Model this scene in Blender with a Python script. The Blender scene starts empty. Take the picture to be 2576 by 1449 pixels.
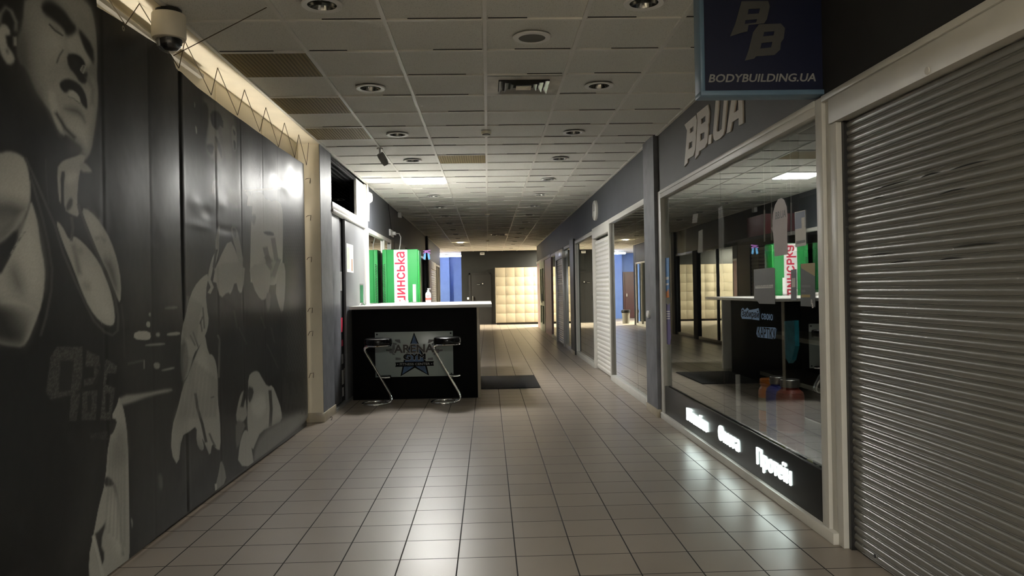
import bpy, bmesh, math, random
import numpy as np
from mathutils import Vector, Matrix
from mathutils.geometry import tessellate_polygon, delaunay_2d_cdt
random.seed(7)
SC = bpy.context.scene
COL = SC.collection
PI = math.pi

# ------------------------------------------------------------------ camera
W, H = 2576, 1449
FPX, YAW, PITCH, ROLL, EYE = 1949.2, 0.0307, 0.0030, -0.0180, 1.386
CEIL = 3.011
_f = Vector((math.sin(YAW)*math.cos(PITCH), math.cos(YAW)*math.cos(PITCH), math.sin(PITCH)))
_r0 = Vector((math.cos(YAW), -math.sin(YAW), 0)); _u0 = _r0.cross(_f)
_r = _r0*math.cos(ROLL) + _u0*math.sin(ROLL); _u = -_r0*math.sin(ROLL) + _u0*math.cos(ROLL)
cam = bpy.data.objects.new('camera', bpy.data.cameras.new('camera'))
COL.objects.link(cam)
cam.data.sensor_fit = 'HORIZONTAL'; cam.data.sensor_width = 36.0
cam.data.lens = FPX/W*36.0; cam.data.clip_start = 0.05; cam.data.clip_end = 200
cam.matrix_world = Matrix(((_r.x, _u.x, -_f.x, 0), (_r.y, _u.y, -_f.y, 0), (_r.z, _u.z, -_f.z, EYE), (0, 0, 0, 1)))
SC.camera = cam

# measured points of the place: a sight line met with a wall plane
def _ray(px, py): return _r*((px-W/2)/FPX) + _f + _u*((H/2-py)/FPX)
def on_x(px, py, X):
    d = _ray(px, py); t = X/d.x; return (d.y*t, EYE+d.z*t)
def on_y(px, py, Y):
    d = _ray(px, py); t = Y/d.y; return (d.x*t, EYE+d.z*t)

# ------------------------------------------------------------------ world, exposure
wd = bpy.data.worlds.new('world'); SC.world = wd; wd.use_nodes = True
bg = wd.node_tree.nodes['Background']; bg.inputs[0].default_value = (0.8, 0.85, 1.0, 1); bg.inputs[1].default_value = 0.0
SC.view_settings.view_transform = 'Standard'; SC.view_settings.look = 'None'
SC.view_settings.exposure = 1.65; SC.view_settings.gamma = 1.0; SC.view_settings.use_curve_mapping = False
SC.cycles.use_denoising = True
SC.cycles.max_bounces = 9; SC.cycles.diffuse_bounces = 5; SC.cycles.glossy_bounces = 6
SC.cycles.transparent_max_bounces = 12; SC.cycles.transmission_bounces = 4
SC.cycles.caustics_reflective = False; SC.cycles.caustics_refractive = False
SC.cycles.sample_clamp_indirect = 6.0

L_ALCOVE_FILL = 9.0      # added fill tube, hidden behind the banner's top edge
L_SHOP_FILL = 5.0        # added fill lamp inside the shop, unseen
# lamp strengths (radiance of the lamp faces)
L_PANEL = 62.0      # lit ceiling panel above the counter
L_SIDE = 300.0      # lamp round the far right corner, also the added left passage panel
L_TUBE = 34.0       # tube in the blue passage
L_DOWN = 60.0       # lit far downlight
L_BACK_FILL = 60.0       # added fill lamp behind the viewer, unseen
L_LETTER = 3.1     # backlit words under the shop window

# ------------------------------------------------------------------ materials
MATS = {}
def _mat(name):
    m = bpy.data.materials.new(name); m.use_nodes = True; MATS[name] = m
    nt = m.node_tree; return m, nt, nt.nodes['Principled BSDF'], nt.nodes, nt.links
def pbr(name, col, rough=0.5, metal=0.0, var=0.12, vscale=6.0, bump=0.0, bscale=60.0, spec=0.5, coat=0.0):
    m, nt, b, N, L = _mat(name)
    tc = N.new('ShaderNodeTexCoord')
    no = N.new('ShaderNodeTexNoise'); no.inputs['Scale'].default_value = vscale; no.inputs['Detail'].default_value = 4
    L.new(tc.outputs['Object'], no.inputs['Vector'])
    mr = N.new('ShaderNodeMapRange'); mr.inputs[1].default_value = 0.3; mr.inputs[2].default_value = 0.7
    mr.inputs[3].default_value = 1-var; mr.inputs[4].default_value = 1+var
    L.new(no.outputs['Fac'], mr.inputs[0])
    vm = N.new('ShaderNodeVectorMath'); vm.operation = 'SCALE'; vm.inputs[0].default_value = col[:3]
    L.new(mr.outputs[0], vm.inputs['Scale']); L.new(vm.outputs[0], b.inputs['Base Color'])
    b.inputs['Roughness'].default_value = rough; b.inputs['Metallic'].default_value = metal
    b.inputs['Specular IOR Level'].default_value = spec
    if coat: b.inputs['Coat Weight'].default_value = coat; b.inputs['Coat Roughness'].default_value = 0.08
    if bump:
        n2 = N.new('ShaderNodeTexNoise'); n2.inputs['Scale'].default_value = bscale; n2.inputs['Detail'].default_value = 3
        L.new(tc.outputs['Object'], n2.inputs['Vector'])
        bp = N.new('ShaderNodeBump'); bp.inputs['Strength'].default_value = bump; bp.inputs['Distance'].default_value = 0.01
        L.new(n2.outputs['Fac'], bp.inputs['Height']); L.new(bp.outputs[0], b.inputs['Normal'])
    return m
def emit(name, col, s, base=(0.8, 0.8, 0.8)):
    m, nt, b, N, L = _mat(name)
    b.inputs['Base Color'].default_value = (*base, 1)
    b.inputs['Emission Color'].default_value = (*col, 1); b.inputs['Emission Strength'].default_value = s
    return m
def glassy(name, tint, ior=1.5, gloss=0.02, boost=1.0, trans=0.85):
    """pane: mirror reflection by Fresnel (both faces counted once), the rest passes through"""
    m, nt, b, N, L = _mat(name); N.remove(b)
    fr = N.new('ShaderNodeFresnel'); fr.inputs[0].default_value = ior
    geo = N.new('ShaderNodeNewGeometry')
    # IOR is applied the same from both sides of the pane
    inv = N.new('ShaderNodeMath'); inv.operation = 'MULTIPLY_ADD'; inv.inputs[1].default_value = 1/ior-ior; inv.inputs[2].default_value = ior
    L.new(geo.outputs['Backfacing'], inv.inputs[0]); L.new(inv.outputs[0], fr.inputs[0])
    a = N.new('ShaderNodeMath'); a.operation = 'ADD'; a.inputs[1].default_value = 1.0
    d = N.new('ShaderNodeMath'); d.operation = 'MULTIPLY'; d.inputs[1].default_value = 2.0*boost
    q = N.new('ShaderNodeMath'); q.operation = 'DIVIDE'; q.use_clamp = True
    L.new(fr.outputs[0], a.inputs[0]); L.new(fr.outputs[0], d.inputs[0]); L.new(d.outputs[0], q.inputs[0]); L.new(a.outputs[0], q.inputs[1])
    gl = N.new('ShaderNodeBsdfGlossy'); gl.inputs['Color'].default_value = (*tint, 1); gl.inputs['Roughness'].default_value = gloss
    tr = N.new('ShaderNodeBsdfTransparent'); tr.inputs['Color'].default_value = (trans, trans, trans, 1)
    mx = N.new('ShaderNodeMixShader'); out = N['Material Output']
    L.new(q.outputs[0], mx.inputs[0]); L.new(tr.outputs[0], mx.inputs[1]); L.new(gl.outputs[0], mx.inputs[2]); L.new(mx.outputs[0], out.inputs[0])
    return m

def brick_nodes(N, L, w, h, mortar, c1, c2, cm, loc, bias=0.0):
    tc = N.new('ShaderNodeTexCoord'); mp = N.new('ShaderNodeMapping'); mp.inputs['Location'].default_value = loc
    L.new(tc.outputs['Object'], mp.inputs['Vector'])
    br = N.new('ShaderNodeTexBrick'); br.offset = 0.0; br.squash = 1.0
    br.inputs['Color1'].default_value = (*c1, 1); br.inputs['Color2'].default_value = (*c2, 1); br.inputs['Mortar'].default_value = (*cm, 1)
    br.inputs['Scale'].default_value = 1.0; br.inputs['Mortar Size'].default_value = mortar; br.inputs['Mortar Smooth'].default_value = 0.1
    br.inputs['Bias'].default_value = bias; br.inputs['Brick Width'].default_value = w; br.inputs['Row Height'].default_value = h
    L.new(mp.outputs[0], br.inputs['Vector'])
    return tc, mp, br

def floor_mat():
    m, nt, b, N, L = _mat('floor_tile')
    tc, mp, br = brick_nodes(N, L, 0.3, 0.3, 0.0037, (0.285, 0.245, 0.203), (0.25, 0.215, 0.18), (0.012, 0.010, 0.009), (-0.1189, -4.0375, 0))
    no = N.new('ShaderNodeTexNoise'); no.inputs['Scale'].default_value = 3.5; no.inputs['Detail'].default_value = 1
    L.new(tc.outputs['Object'], no.inputs['Vector'])
    mr = N.new('ShaderNodeMapRange'); mr.inputs[1].default_value = 0.2; mr.inputs[2].default_value = 0.8; mr.inputs[3].default_value = 0.94; mr.inputs[4].default_value = 1.06; L.new(no.outputs['Fac'], mr.inputs[0])
    vm = N.new('ShaderNodeVectorMath'); vm.operation = 'SCALE'; L.new(br.outputs['Color'], vm.inputs[0]); L.new(mr.outputs[0], vm.inputs['Scale'])
    L.new(vm.outputs[0], b.inputs['Base Color'])
    rr = N.new('ShaderNodeMapRange'); rr.inputs[3].default_value = 0.30; rr.inputs[4].default_value = 0.36
    L.new(no.outputs['Fac'], rr.inputs[0])
    ra = N.new('ShaderNodeMath'); ra.operation = 'MULTIPLY_ADD'; ra.inputs[1].default_value = 0.4
    L.new(br.outputs['Fac'], ra.inputs[0]); L.new(rr.outputs[0], ra.inputs[2]); L.new(ra.outputs[0], b.inputs['Roughness'])
    bp = N.new('ShaderNodeBump'); bp.invert = True; bp.inputs['Strength'].default_value = 0.5; bp.inputs['Distance'].default_value = 0.003
    n3 = N.new('ShaderNodeTexNoise'); n3.inputs['Scale'].default_value = 5.0; n3.inputs['Detail'].default_value = 1
    L.new(tc.outputs['Object'], n3.inputs['Vector'])
    ad = N.new('ShaderNodeMath'); ad.operation = 'MULTIPLY_ADD'; ad.inputs[1].default_value = 0.0
    L.new(n3.outputs['Fac'], ad.inputs[0]); L.new(br.outputs['Fac'], ad.inputs[2])
    L.new(ad.outputs[0], bp.inputs['Height']); L.new(bp.outputs[0], b.inputs['Normal'])
    b.inputs['Specular IOR Level'].default_value = 0.36
    return m
def ceiling_mat():
    m, nt, b, N, L = _mat('ceiling_tile')
    tc = N.new('ShaderNodeTexCoord')
    no = N.new('ShaderNodeTexNoise'); no.inputs['Scale'].default_value = 140; no.inputs['Detail'].default_value = 2
    L.new(tc.outputs['Object'], no.inputs['Vector'])
    cr = N.new('ShaderNodeValToRGB'); e = cr.color_ramp.elements
    e[0].position = 0.30; e[0].color = (0.46, 0.455, 0.42, 1); e[1].position = 0.42; e[1].color = (0.76, 0.755, 0.71, 1)
    L.new(no.outputs['Fac'], cr.inputs[0]); L.new(cr.outputs[0], b.inputs['Base Color'])
    b.inputs['Roughness'].default_value = 0.9
    bp = N.new('ShaderNodeBump'); bp.inputs['Strength'].default_value = 0.25; bp.inputs['Distance'].default_value = 0.004
    L.new(no.outputs['Fac'], bp.inputs['Height']); L.new(bp.outputs[0], b.inputs['Normal'])
    return m
def stripes(name, c1, c2, scale, axis, rough=0.5, bump=0.3):
    """ribbed surface: fine wave bands along one axis"""
    m, nt, b, N, L = _mat(name)
    tc = N.new('ShaderNodeTexCoord'); wv = N.new('ShaderNodeTexWave'); wv.wave_type = 'BANDS'; wv.bands_direction = axis
    wv.inputs['Scale'].default_value = scale; wv.inputs['Distortion'].default_value = 0.0
    L.new(tc.outputs['Object'], wv.inputs['Vector'])
    b.inputs['Specular IOR Level'].default_value = 0.15
    mx = N.new('ShaderNodeMix'); mx.data_type = 'RGBA'; mx.inputs[6].default_value = (*c1, 1); mx.inputs[7].default_value = (*c2, 1)
    L.new(wv.outputs['Fac'], mx.inputs[0]); L.new(mx.outputs[2], b.inputs['Base Color'])
    b.inputs['Roughness'].default_value = rough
    bp = N.new('ShaderNodeBump'); bp.inputs['Strength'].default_value = bump; bp.inputs['Distance'].default_value = 0.004
    L.new(wv.outputs['Fac'], bp.inputs['Height']); L.new(bp.outputs[0], b.inputs['Normal'])
    return m

M_floor = floor_mat(); M_ceil = ceiling_mat()
M_grid = pbr('ceiling_bar_white', (0.78, 0.765, 0.72), 0.45, var=0.04)
M_gap = pbr('ceiling_gap_dark', (0.012, 0.012, 0.012), 0.9)
M_grey = pbr('wall_grey_paint', (0.055, 0.060, 0.070), 0.55, var=0.10, vscale=3, bump=0.15, bscale=90)
M_greyL = pbr('wall_grey_light', (0.145, 0.15, 0.17), 0.5, var=0.25, vscale=5, bump=0.1)
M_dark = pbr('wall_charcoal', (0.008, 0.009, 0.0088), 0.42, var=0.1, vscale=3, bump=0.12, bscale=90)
M_band = pbr('wall_band_brown_grey', (0.05, 0.047, 0.043), 0.6, var=0.08, vscale=3, bump=0.12, bscale=90)
M_black = pbr('wall_black_paint', (0.009, 0.009, 0.009), 0.6, var=0.1, bump=0.1)
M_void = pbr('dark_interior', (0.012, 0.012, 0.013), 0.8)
M_cream = pbr('cream_paint', (0.84, 0.77, 0.62), 0.55, var=0.06, vscale=3)
M_creamB = pbr('cream_panel', (0.78, 0.71, 0.56), 0.55, var=0.06, vscale=2)
M_blue = pbr('blue_paint', (0.085, 0.16, 0.40), 0.5, var=0.08, vscale=3)
M_beige = pbr('beige_skirting_tile', (0.42, 0.37, 0.28), 0.3, var=0.12)
M_alu = pbr('white_aluminium', (0.57, 0.56, 0.52), 0.42, var=0.04, spec=0.6)
M_aluG = pbr('grey_aluminium', (0.42, 0.42, 0.42), 0.3, 0.4, var=0.05)
M_shut = pbr('shutter_slat_paint', (0.15, 0.146, 0.133), 0.26, 0.15, var=0.05, vscale=2, spec=0.7)
M_shutW = pbr('white_shutter_slat', (0.74, 0.72, 0.67), 0.3, var=0.04)
M_shutG = pbr('grey_shutter_slat', (0.33, 0.33, 0.31), 0.35, 0.3, var=0.05)
M_pane = glassy('shop_pane_glass', (0.97, 1.0, 0.98), 1.52, 0.0, 0.95, 0.9)
M_mirror = glassy('mirror_film_glass', (0.93, 0.96, 0.94), 1.6, 0.0, 1.55, 0.55)
M_clear = glassy('clear_plastic', (1, 1, 1), 1.45, 0.03, 1.0, 0.9)
M_kick = pbr('black_lacquer_panel', (0.016, 0.017, 0.018), 0.3, var=0.05, spec=0.3)
M_counter = pbr('black_counter_laminate', (0.004, 0.004, 0.004), 0.6, var=0.1, spec=0.08)
M_slab = pbr('white_worktop', (0.82, 0.80, 0.76), 0.3, var=0.03)
M_chrome = pbr('chrome', (0.85, 0.85, 0.85), 0.08, 1.0, var=0.02)
M_seat = pbr('black_vinyl', (0.006, 0.006, 0.006), 0.2, var=0.1, spec=0.3)
M_rubber = stripes('ribbed_rubber', (0.012, 0.012, 0.013), (0.05, 0.05, 0.052), 26.0, 'X', 0.55, 0.8)
M_bstripe = stripes('brown_grille', (0.135, 0.10, 0.034), (0.26, 0.195, 0.075), 11.0, 'X', 0.55, 0.5)
M_green = pbr('green_enamel', (0.03, 0.27, 0.07), 0.5, var=0.04, spec=0.25)
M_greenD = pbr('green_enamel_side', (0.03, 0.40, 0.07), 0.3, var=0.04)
M_white = pbr('white_plastic', (0.80, 0.79, 0.77), 0.4, var=0.04)
M_offw = pbr('ivory_plastic', (0.82, 0.76, 0.62), 0.45, var=0.05)
M_red = pbr('red_print', (0.55, 0.02, 0.06), 0.45, var=0.04)
M_blackp = pbr('black_plastic', (0.012, 0.012, 0.012), 0.35, var=0.1)
M_locker = pbr('beige_locker_laminate', (0.33, 0.285, 0.205), 0.45, var=0.04, vscale=4)
M_lockgap = pbr('locker_gap', (0.22, 0.17, 0.11), 0.7)
M_metal = pbr('dull_metal', (0.35, 0.34, 0.32), 0.35, 0.8)
M_sign = pbr('navy_sign_face', (0.003, 0.006, 0.03), 0.5, var=0.05)
M_signF = pbr('steel_blue_sign_frame', (0.12, 0.20, 0.29), 0.4, var=0.05)
M_signT = pbr('grey_sign_print', (0.07, 0.07, 0.068), 0.6, var=0.05)
M_letter = pbr('pale_sign_letters', (0.62, 0.58, 0.53), 0.5, var=0.03)
M_rope = pbr('dark_cord', (0.10, 0.075, 0.045), 0.8)
M_wood = pbr('dark_red_door', (0.05, 0.008, 0.01), 0.4)
M_pink = pbr('pink_panel', (0.46, 0.30, 0.30), 0.4, var=0.06)
M_mint = pbr('mint_frame', (0.50, 0.56, 0.42), 0.4, var=0.05)
M_purple = pbr('purple_strip', (0.16, 0.12, 0.22), 0.4, var=0.05)
M_plaque = pbr('pale_glass_plaque', (0.33, 0.39, 0.37), 0.25, var=0.04)
M_starb = pbr('star_blue', (0.03, 0.09, 0.20), 0.4, var=0.4, vscale=14)
M_ink = pbr('black_ink', (0.008, 0.008, 0.009), 0.7, spec=0.08)
M_inkw = pbr('grey_ink', (0.30, 0.32, 0.31), 0.5)
M_refl = pbr('downlight_reflector', (0.30, 0.30, 0.28), 0.12, 0.9)
M_bluelab = pbr('blue_sticker', (0.10, 0.21, 0.42), 0.5, var=0.05)
M_tagp = pbr('pale_pink_card', (0.50, 0.45, 0.46), 0.6, var=0.06)
M_gcard = pbr('grey_card', (0.13, 0.13, 0.135), 0.55, var=0.04)
M_ycard = pbr('ochre_card', (0.34, 0.25, 0.07), 0.55, var=0.04)
M_dcard = pbr('dark_card', (0.07, 0.08, 0.08), 0.55, var=0.04)
M_paper = pbr('white_paper', (0.62, 0.62, 0.60), 0.6, var=0.05)
M_poster = pbr('blue_poster', (0.06, 0.22, 0.50), 0.45, var=0.1)
M_purp = pbr('purple_poster', (0.10, 0.08, 0.22), 0.45, var=0.2)
M_orange = pbr('orange_plastic', (0.55, 0.16, 0.02), 0.3, var=0.05)
M_navy = pbr('blue_plastic', (0.03, 0.04, 0.28), 0.3, var=0.05)
M_maroon = pbr('maroon_plastic', (0.26, 0.045, 0.03), 0.3, var=0.1)
M_olive = pbr('green_bottle', (0.24, 0.30, 0.08), 0.35, var=0.05)
M_teal = pbr('teal_bag', (0.02, 0.22, 0.30), 0.4, var=0.3, vscale=20)
M_shelf = pbr('beige_shelf_edge', (0.26, 0.245, 0.20), 0.5, var=0.05)
M_lilac = pbr('lilac_foil', (0.38, 0.14, 0.50), 0.3, var=0.2)
M_sky = pbr('light_blue_foil', (0.16, 0.45, 0.80), 0.3, var=0.2)
M_warmlamp = emit('lit_downlight_lamp', (1.0, 0.86, 0.55), L_DOWN)
M_panel = emit('lit_panel_tubes', (1.0, 0.985, 0.94), L_PANEL)
M_side = emit('lit_side_lamp', (1.0, 0.92, 0.72), L_SIDE)
M_tube = emit('lit_tube', (0.80, 0.84, 1.0), L_TUBE)
M_back_fill = emit('back_fill_glow', (1.0, 0.97, 0.88), L_BACK_FILL)
M_glow = emit('lit_letter_face', (0.84, 1.0, 0.95), L_LETTER)

# ------------------------------------------------------------------ mesh helpers
class MB:
    def __init__(s): s.v = []; s.f = []
    def add(s, vs, fs):
        o = len(s.v); s.v += [tuple(map(float, p)) for p in vs]; s.f += [tuple(i+o for i in f) for f in fs]; return s
    def box(s, x0, x1, y0, y1, z0, z1, b=0.0):
        if b <= 0:
            return s.add([(x0, y0, z0), (x1, y0, z0), (x1, y1, z0), (x0, y1, z0), (x0, y0, z1), (x1, y0, z1), (x1, y1, z1), (x0, y1, z1)],
                  [(0, 3, 2, 1), (4, 5, 6, 7), (0, 1, 5, 4), (1, 2, 6, 5), (2, 3, 7, 6), (3, 0, 4, 7)])
        bm = bmesh.new(); bmesh.ops.create_cube(bm, size=1)
        for v in bm.verts: v.co = Vector(((x0+x1)/2+v.co.x*(x1-x0), (y0+y1)/2+v.co.y*(y1-y0), (z0+z1)/2+v.co.z*(z1-z0)))
        bmesh.ops.bevel(bm, geom=list(bm.edges), offset=b, segments=2, profile=0.5, affect='EDGES')
        bm.verts.ensure_lookup_table(); bm.verts.index_update()
        s.add([v.co[:] for v in bm.verts], [[v.index for v in f.verts] for f in bm.faces]); bm.free(); return s
    def lathe(s, prof, c=(0, 0, 0), axis='z', seg=28):
        """prof: (radius, height) pairs"""
        n = len(prof); vs = []
        for k in range(seg):
            a = 2*PI*k/seg; ca, sa = math.cos(a), math.sin(a)
            for r, h in prof:
                p = (r*ca, r*sa, h) if axis == 'z' else ((h, r*ca, r*sa) if axis == 'x' else (r*sa, h, r*ca))
                vs.append((c[0]+p[0], c[1]+p[1], c[2]+p[2]))
        fs = []
        for k in range(seg):
            for i in range(n-1):
                a, b = k*n+i, ((k+1) % seg)*n+i
                fs.append((a, b, b+1, a+1))
        return s.add(vs, fs)
    def cyl(s, r, h0, h1, c=(0, 0, 0), axis='z', seg=24): return s.lathe([(0, h0), (r, h0), (r, h1), (0, h1)], c, axis, seg)
    def tube(s, pts, r, seg=8, close=False):
        P = [Vector(p) for p in pts]; n = len(P); rings = []
        up = None
        for i in range(n):
            a = P[(i-1) % n] if (close or i > 0) else P[i]; b = P[(i+1) % n] if (close or i < n-1) else P[i]
            t = (b-a).normalized()
            if up is None: up = Vector((0, 0, 1)) if abs(t.z) < 0.9 else Vector((1, 0, 0))
            u = (up - t*up.dot(t))
            if u.length < 1e-6: u = t.orthogonal()
            u.normalize(); w = t.cross(u); up = u
            rr = r[i] if isinstance(r, (list, tuple)) else r
            rings.append([P[i]+(u*math.cos(2*PI*k/seg)+w*math.sin(2*PI*k/seg))*rr for k in range(seg)])
        vs = [p[:] for ring in rings for p in ring]; fs = []
        m = n if close else n-1
        for i in range(m):
            for k in range(seg):
                a = i*seg+k; b = i*seg+(k+1) % seg; c = ((i+1) % n)*seg+(k+1) % seg; d = ((i+1) % n)*seg+k
                fs.append((a, b, c, d))
        if not close: fs.append(tuple(range(seg))[::-1]); fs.append(tuple((n-1)*seg+k for k in range(seg)))
        return s.add(vs, fs)
    def plate(s, outer, holes, fn, t):
        """flat outline with holes, given thickness: fn(a, b, depth) -> point"""
        loops = [outer]+list(holes); flat = [p for l in loops for p in l]
        tris = tessellate_polygon([[Vector((a, b, 0)) for a, b in l] for l in loops])
        n = len(flat)
        vs = [fn(a, b, 0.0) for a, b in flat]+[fn(a, b, t) for a, b in flat]
        fs = [tuple(q) for q in tris]+[tuple(i+n for i in reversed(q)) for q in tris]
        o = 0
        for l in loops:
            k = len(l)
            for i in range(k): fs.append((o+i, o+(i+1) % k, n+o+(i+1) % k, n+o+i))
            o += k
        return s.add(vs, fs)

ORG = {}
def obj(name, mb, mat, parent=None, smooth=30, local=False):
    flat = getattr(mb, 'flat', False)
    if flat: smooth = 0
    me = bpy.data.meshes.new(name)
    off = Vector((0, 0, 0))
    if parent is not None and not local: off = ORG.get(parent.name, Vector((0, 0, 0)))
    me.from_pydata([(v[0]-off.x, v[1]-off.y, v[2]-off.z) for v in mb.v], [], mb.f)
    me.update()
    if not flat:
        bm = bmesh.new(); bm.from_mesh(me); bmesh.ops.recalc_face_normals(bm, faces=bm.faces); bm.to_mesh(me); bm.free()
    if smooth:
        me.polygons.foreach_set('use_smooth', [True]*len(me.polygons)); me.set_sharp_from_angle(angle=math.radians(smooth))
    me.materials.append(mat)
    o = bpy.data.objects.new(name, me); COL.objects.link(o)
    if parent is not None: o.parent = parent; ORG[o.name] = off.copy()
    else: ORG[o.name] = Vector((0, 0, 0))
    return o
def tag(o, label, cat, group=None, kind=None):
    o['label'] = label; o['category'] = cat
    if group: o['group'] = group
    if kind: o['kind'] = kind
    return o
def thing(name, label, cat, loc=(0, 0, 0), group=None, rz=0.0):
    o = bpy.data.objects.new(name, None); COL.objects.link(o); o.location = loc; o.rotation_euler = (0, 0, rz)
    o.empty_display_size = 0.05
    ORG[o.name] = Vector(loc); return tag(o, label, cat, group)
def struct(name, mb, mat, parent=None, smooth=30):
    o = obj(name, mb, mat, parent, smooth)
    if parent is None: o['kind'] = 'structure'
    return o
def sroot(name):
    o = bpy.data.objects.new(name, None); COL.objects.link(o); o['kind'] = 'structure'; ORG[o.name] = Vector((0, 0, 0)); return o
def dup(root, loc, label=None, group=None, rz=None):
    r = root.copy(); COL.objects.link(r); r.location = loc
    if rz is not None: r.rotation_euler = (0, 0, rz)
    if label: r['label'] = label
    if group: r['group'] = group
    for ch in list(root.children):
        c = ch.copy(); COL.objects.link(c); c.parent = r
        for g in list(ch.children):
            d = g.copy(); COL.objects.link(d); d.parent = c
    return r
def text_mb(body, w, h, fn, t=0.003, bold=0.0, shear=0.0):
    """lettering stretched to w x h; fn(a, b, depth) -> point"""
    cu = bpy.data.curves.new('lettering', 'FONT'); cu.body = body; cu.size = 1.0; cu.offset = bold; cu.shear = shear
    cu.resolution_u = 3; cu.fill_mode = 'NONE'
    o = bpy.data.objects.new('lettering', cu); COL.objects.link(o)
    dg = bpy.context.evaluated_depsgraph_get(); dg.update()
    me = bpy.data.meshes.new_from_object(o.evaluated_get(dg))
    vs = [v.co.copy() for v in me.vertices]; es = [tuple(e.vertices) for e in me.edges]
    bpy.data.objects.remove(o); bpy.data.curves.remove(cu); bpy.data.meshes.remove(me)
    cv, ce, cf, _a, _b, _c = delaunay_2d_cdt([v.xy for v in vs], es, [], 1, 1e-6)
    cv = [v.copy() for v in cv]; fs = []; rim = set()
    for f in cf:
        cx = sum(cv[k].x for k in f)/3+1e-6; cy = sum(cv[k].y for k in f)/3+1.3e-6; inside = False
        for a, b in es:
            p, q = vs[a], vs[b]
            if (p.y > cy) != (q.y > cy) and cx < (q.x-p.x)*(cy-p.y)/(q.y-p.y)+p.x: inside = not inside
        if inside: fs.append(tuple(f))
    vs = cv
    x0 = min(v.x for v in vs); x1 = max(v.x for v in vs); y0 = min(v.y for v in vs); y1 = max(v.y for v in vs)
    mb = MB(); n = len(vs); mb.flat = True
    q = [((v.x-x0)/(x1-x0)*w, (v.y-y0)/(y1-y0)*h) for v in vs]
    edge = {}
    for f in fs:
        for i in range(len(f)):
            a, b = f[i], f[(i+1) % len(f)]; edge[(a, b)] = edge.get((a, b), 0)+1
    side = [(a, b) for (a, b) in edge if (b, a) not in edge]
    kx, ky = w/(x1-x0)*bold, h/(y1-y0)*bold
    # heavier strokes: the outline is laid again a little to each side
    for k_, (dx_, dy_) in enumerate([(0, 0)] if bold <= 0 else [(0, 0), (kx, 0), (-kx, 0), (0, ky), (0, -ky), (kx*.7, ky*.7), (-kx*.7, -ky*.7), (kx*.7, -ky*.7), (-kx*.7, ky*.7)]):
        lift = k_*4e-5
        mb.add([fn(a+dx_, b+dy_, lift) for a, b in q]+[fn(a+dx_, b+dy_, t+lift) for a, b in q],
               fs+[tuple(i+n for i in reversed(f)) for f in fs]+[(a, b, b+n, a+n) for a, b in side])
    return mb

# ================================================================== the setting
XL, XR = -1.80, 1.84
struct('floor', MB().box(-7.5, 7.5, -7, 38, -0.1, 0), M_floor)
# suspended ceiling: tile field, bars and the darker joint strips beside them
XB = [0.0076+0.6*k for k in range(-3, 4)]
YB = [4.657+0.6*k for k in range(-19, 7)]+[8.68+0.6*k for k in range(0, 39)]
DOWN_L = [4.38, 6.17, 8.0, 9.60, 13.22, 15.0, 16.78, 18.58, 20.5, 22.2, 24.0, 27.7]
DOWN_R = [4.38, 6.17, 8.0, 9.60, 11.40, 13.22, 15.0, 16.78, 18.58, 20.5, 22.2, 24.0, 25.9, 27.5, 30.0]
g = MB(); zc = CEIL+0.012
xs_ = [XL-0.02]+XB[1:-1]+[1.86]; yy_ = [-7.0]+[y for y in YB if -6.9 < y < 31.8]+[31.95]
holes = [(-0.905, y) for y in DOWN_L]+[(0.915, y) for y in DOWN_R]
nh = 0
for a, b in zip(xs_, xs_[1:]):
    for c, d in zip(yy_, yy_[1:]):
        hs_ = [h for h in holes if a+0.09 < h[0] < b-0.09 and c+0.09 < h[1] < d-0.09]
        if hs_:
            nh += 1; hx, hy = hs_[0]
            g.plate([(a, c), (b, c), (b, d), (a, d)], [[(hx+0.084*math.cos(t*2*PI/24), hy+0.084*math.sin(t*2*PI/24)) for t in range(24)]], lambda p, q, e: (p, q, zc+e), 0.006)
        else: g.box(a, b, c, d, zc, zc+0.006)
print('ceiling openings', nh, 'of', len(holes))
g.box(-7.5, XL-0.02, 29.3, 38, zc, zc+0.1).box(1.86, 7.5, 28.85, 38, zc, zc+0.1).box(XL-0.02, 1.86, 31.95, 38, zc, zc+0.1).box(-7.5, 7.5, -7, 38, CEIL+0.3, CEIL+0.4)
g.box(-7.5, XL-0.02, -7, 29.3, CEIL+0.1, CEIL+0.2).box(1.86, 7.5, -7, 28.85, CEIL+0.1, CEIL+0.2)
struct('ceiling', g, M_ceil)
g = MB()
for x in XB:
    if abs(x) > 1.79: continue
    g.box(x-0.012, x+0.012, -7, 31.9, CEIL, CEIL+0.03)
for y in YB:
    if y < 31.8: g.box(XL-0.0, 1.86, y-0.011, y+0.011, CEIL+0.001, CEIL+0.03)
g.box(XL, XL+0.025, -7, 29.3, CEIL-0.002, CEIL+0.03)
g.box(1.815, 1.84, -7, 28.85, CEIL-0.002, CEIL+0.03)
struct('ceiling_grid', g, M_grid)['kind'] = 'structure'
g = MB()
for y in YB:
    if y > 16: break
    for i in range(len(XB)-1):
        if random.random() < 0.8:
            a, b = XB[i]+0.02, XB[i+1]-0.02
            if random.random() < 0.5: a += random.uniform(0.1, 0.35)
            else: b -= random.uniform(0.1, 0.35)
            g.box(max(a, XL+.03), min(b, 1.81), y-0.0185, y-0.010, CEIL+0.0085, CEIL+0.02)
struct('ceiling_joint_strip', g, M_gap)['kind'] = 'structure'

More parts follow.
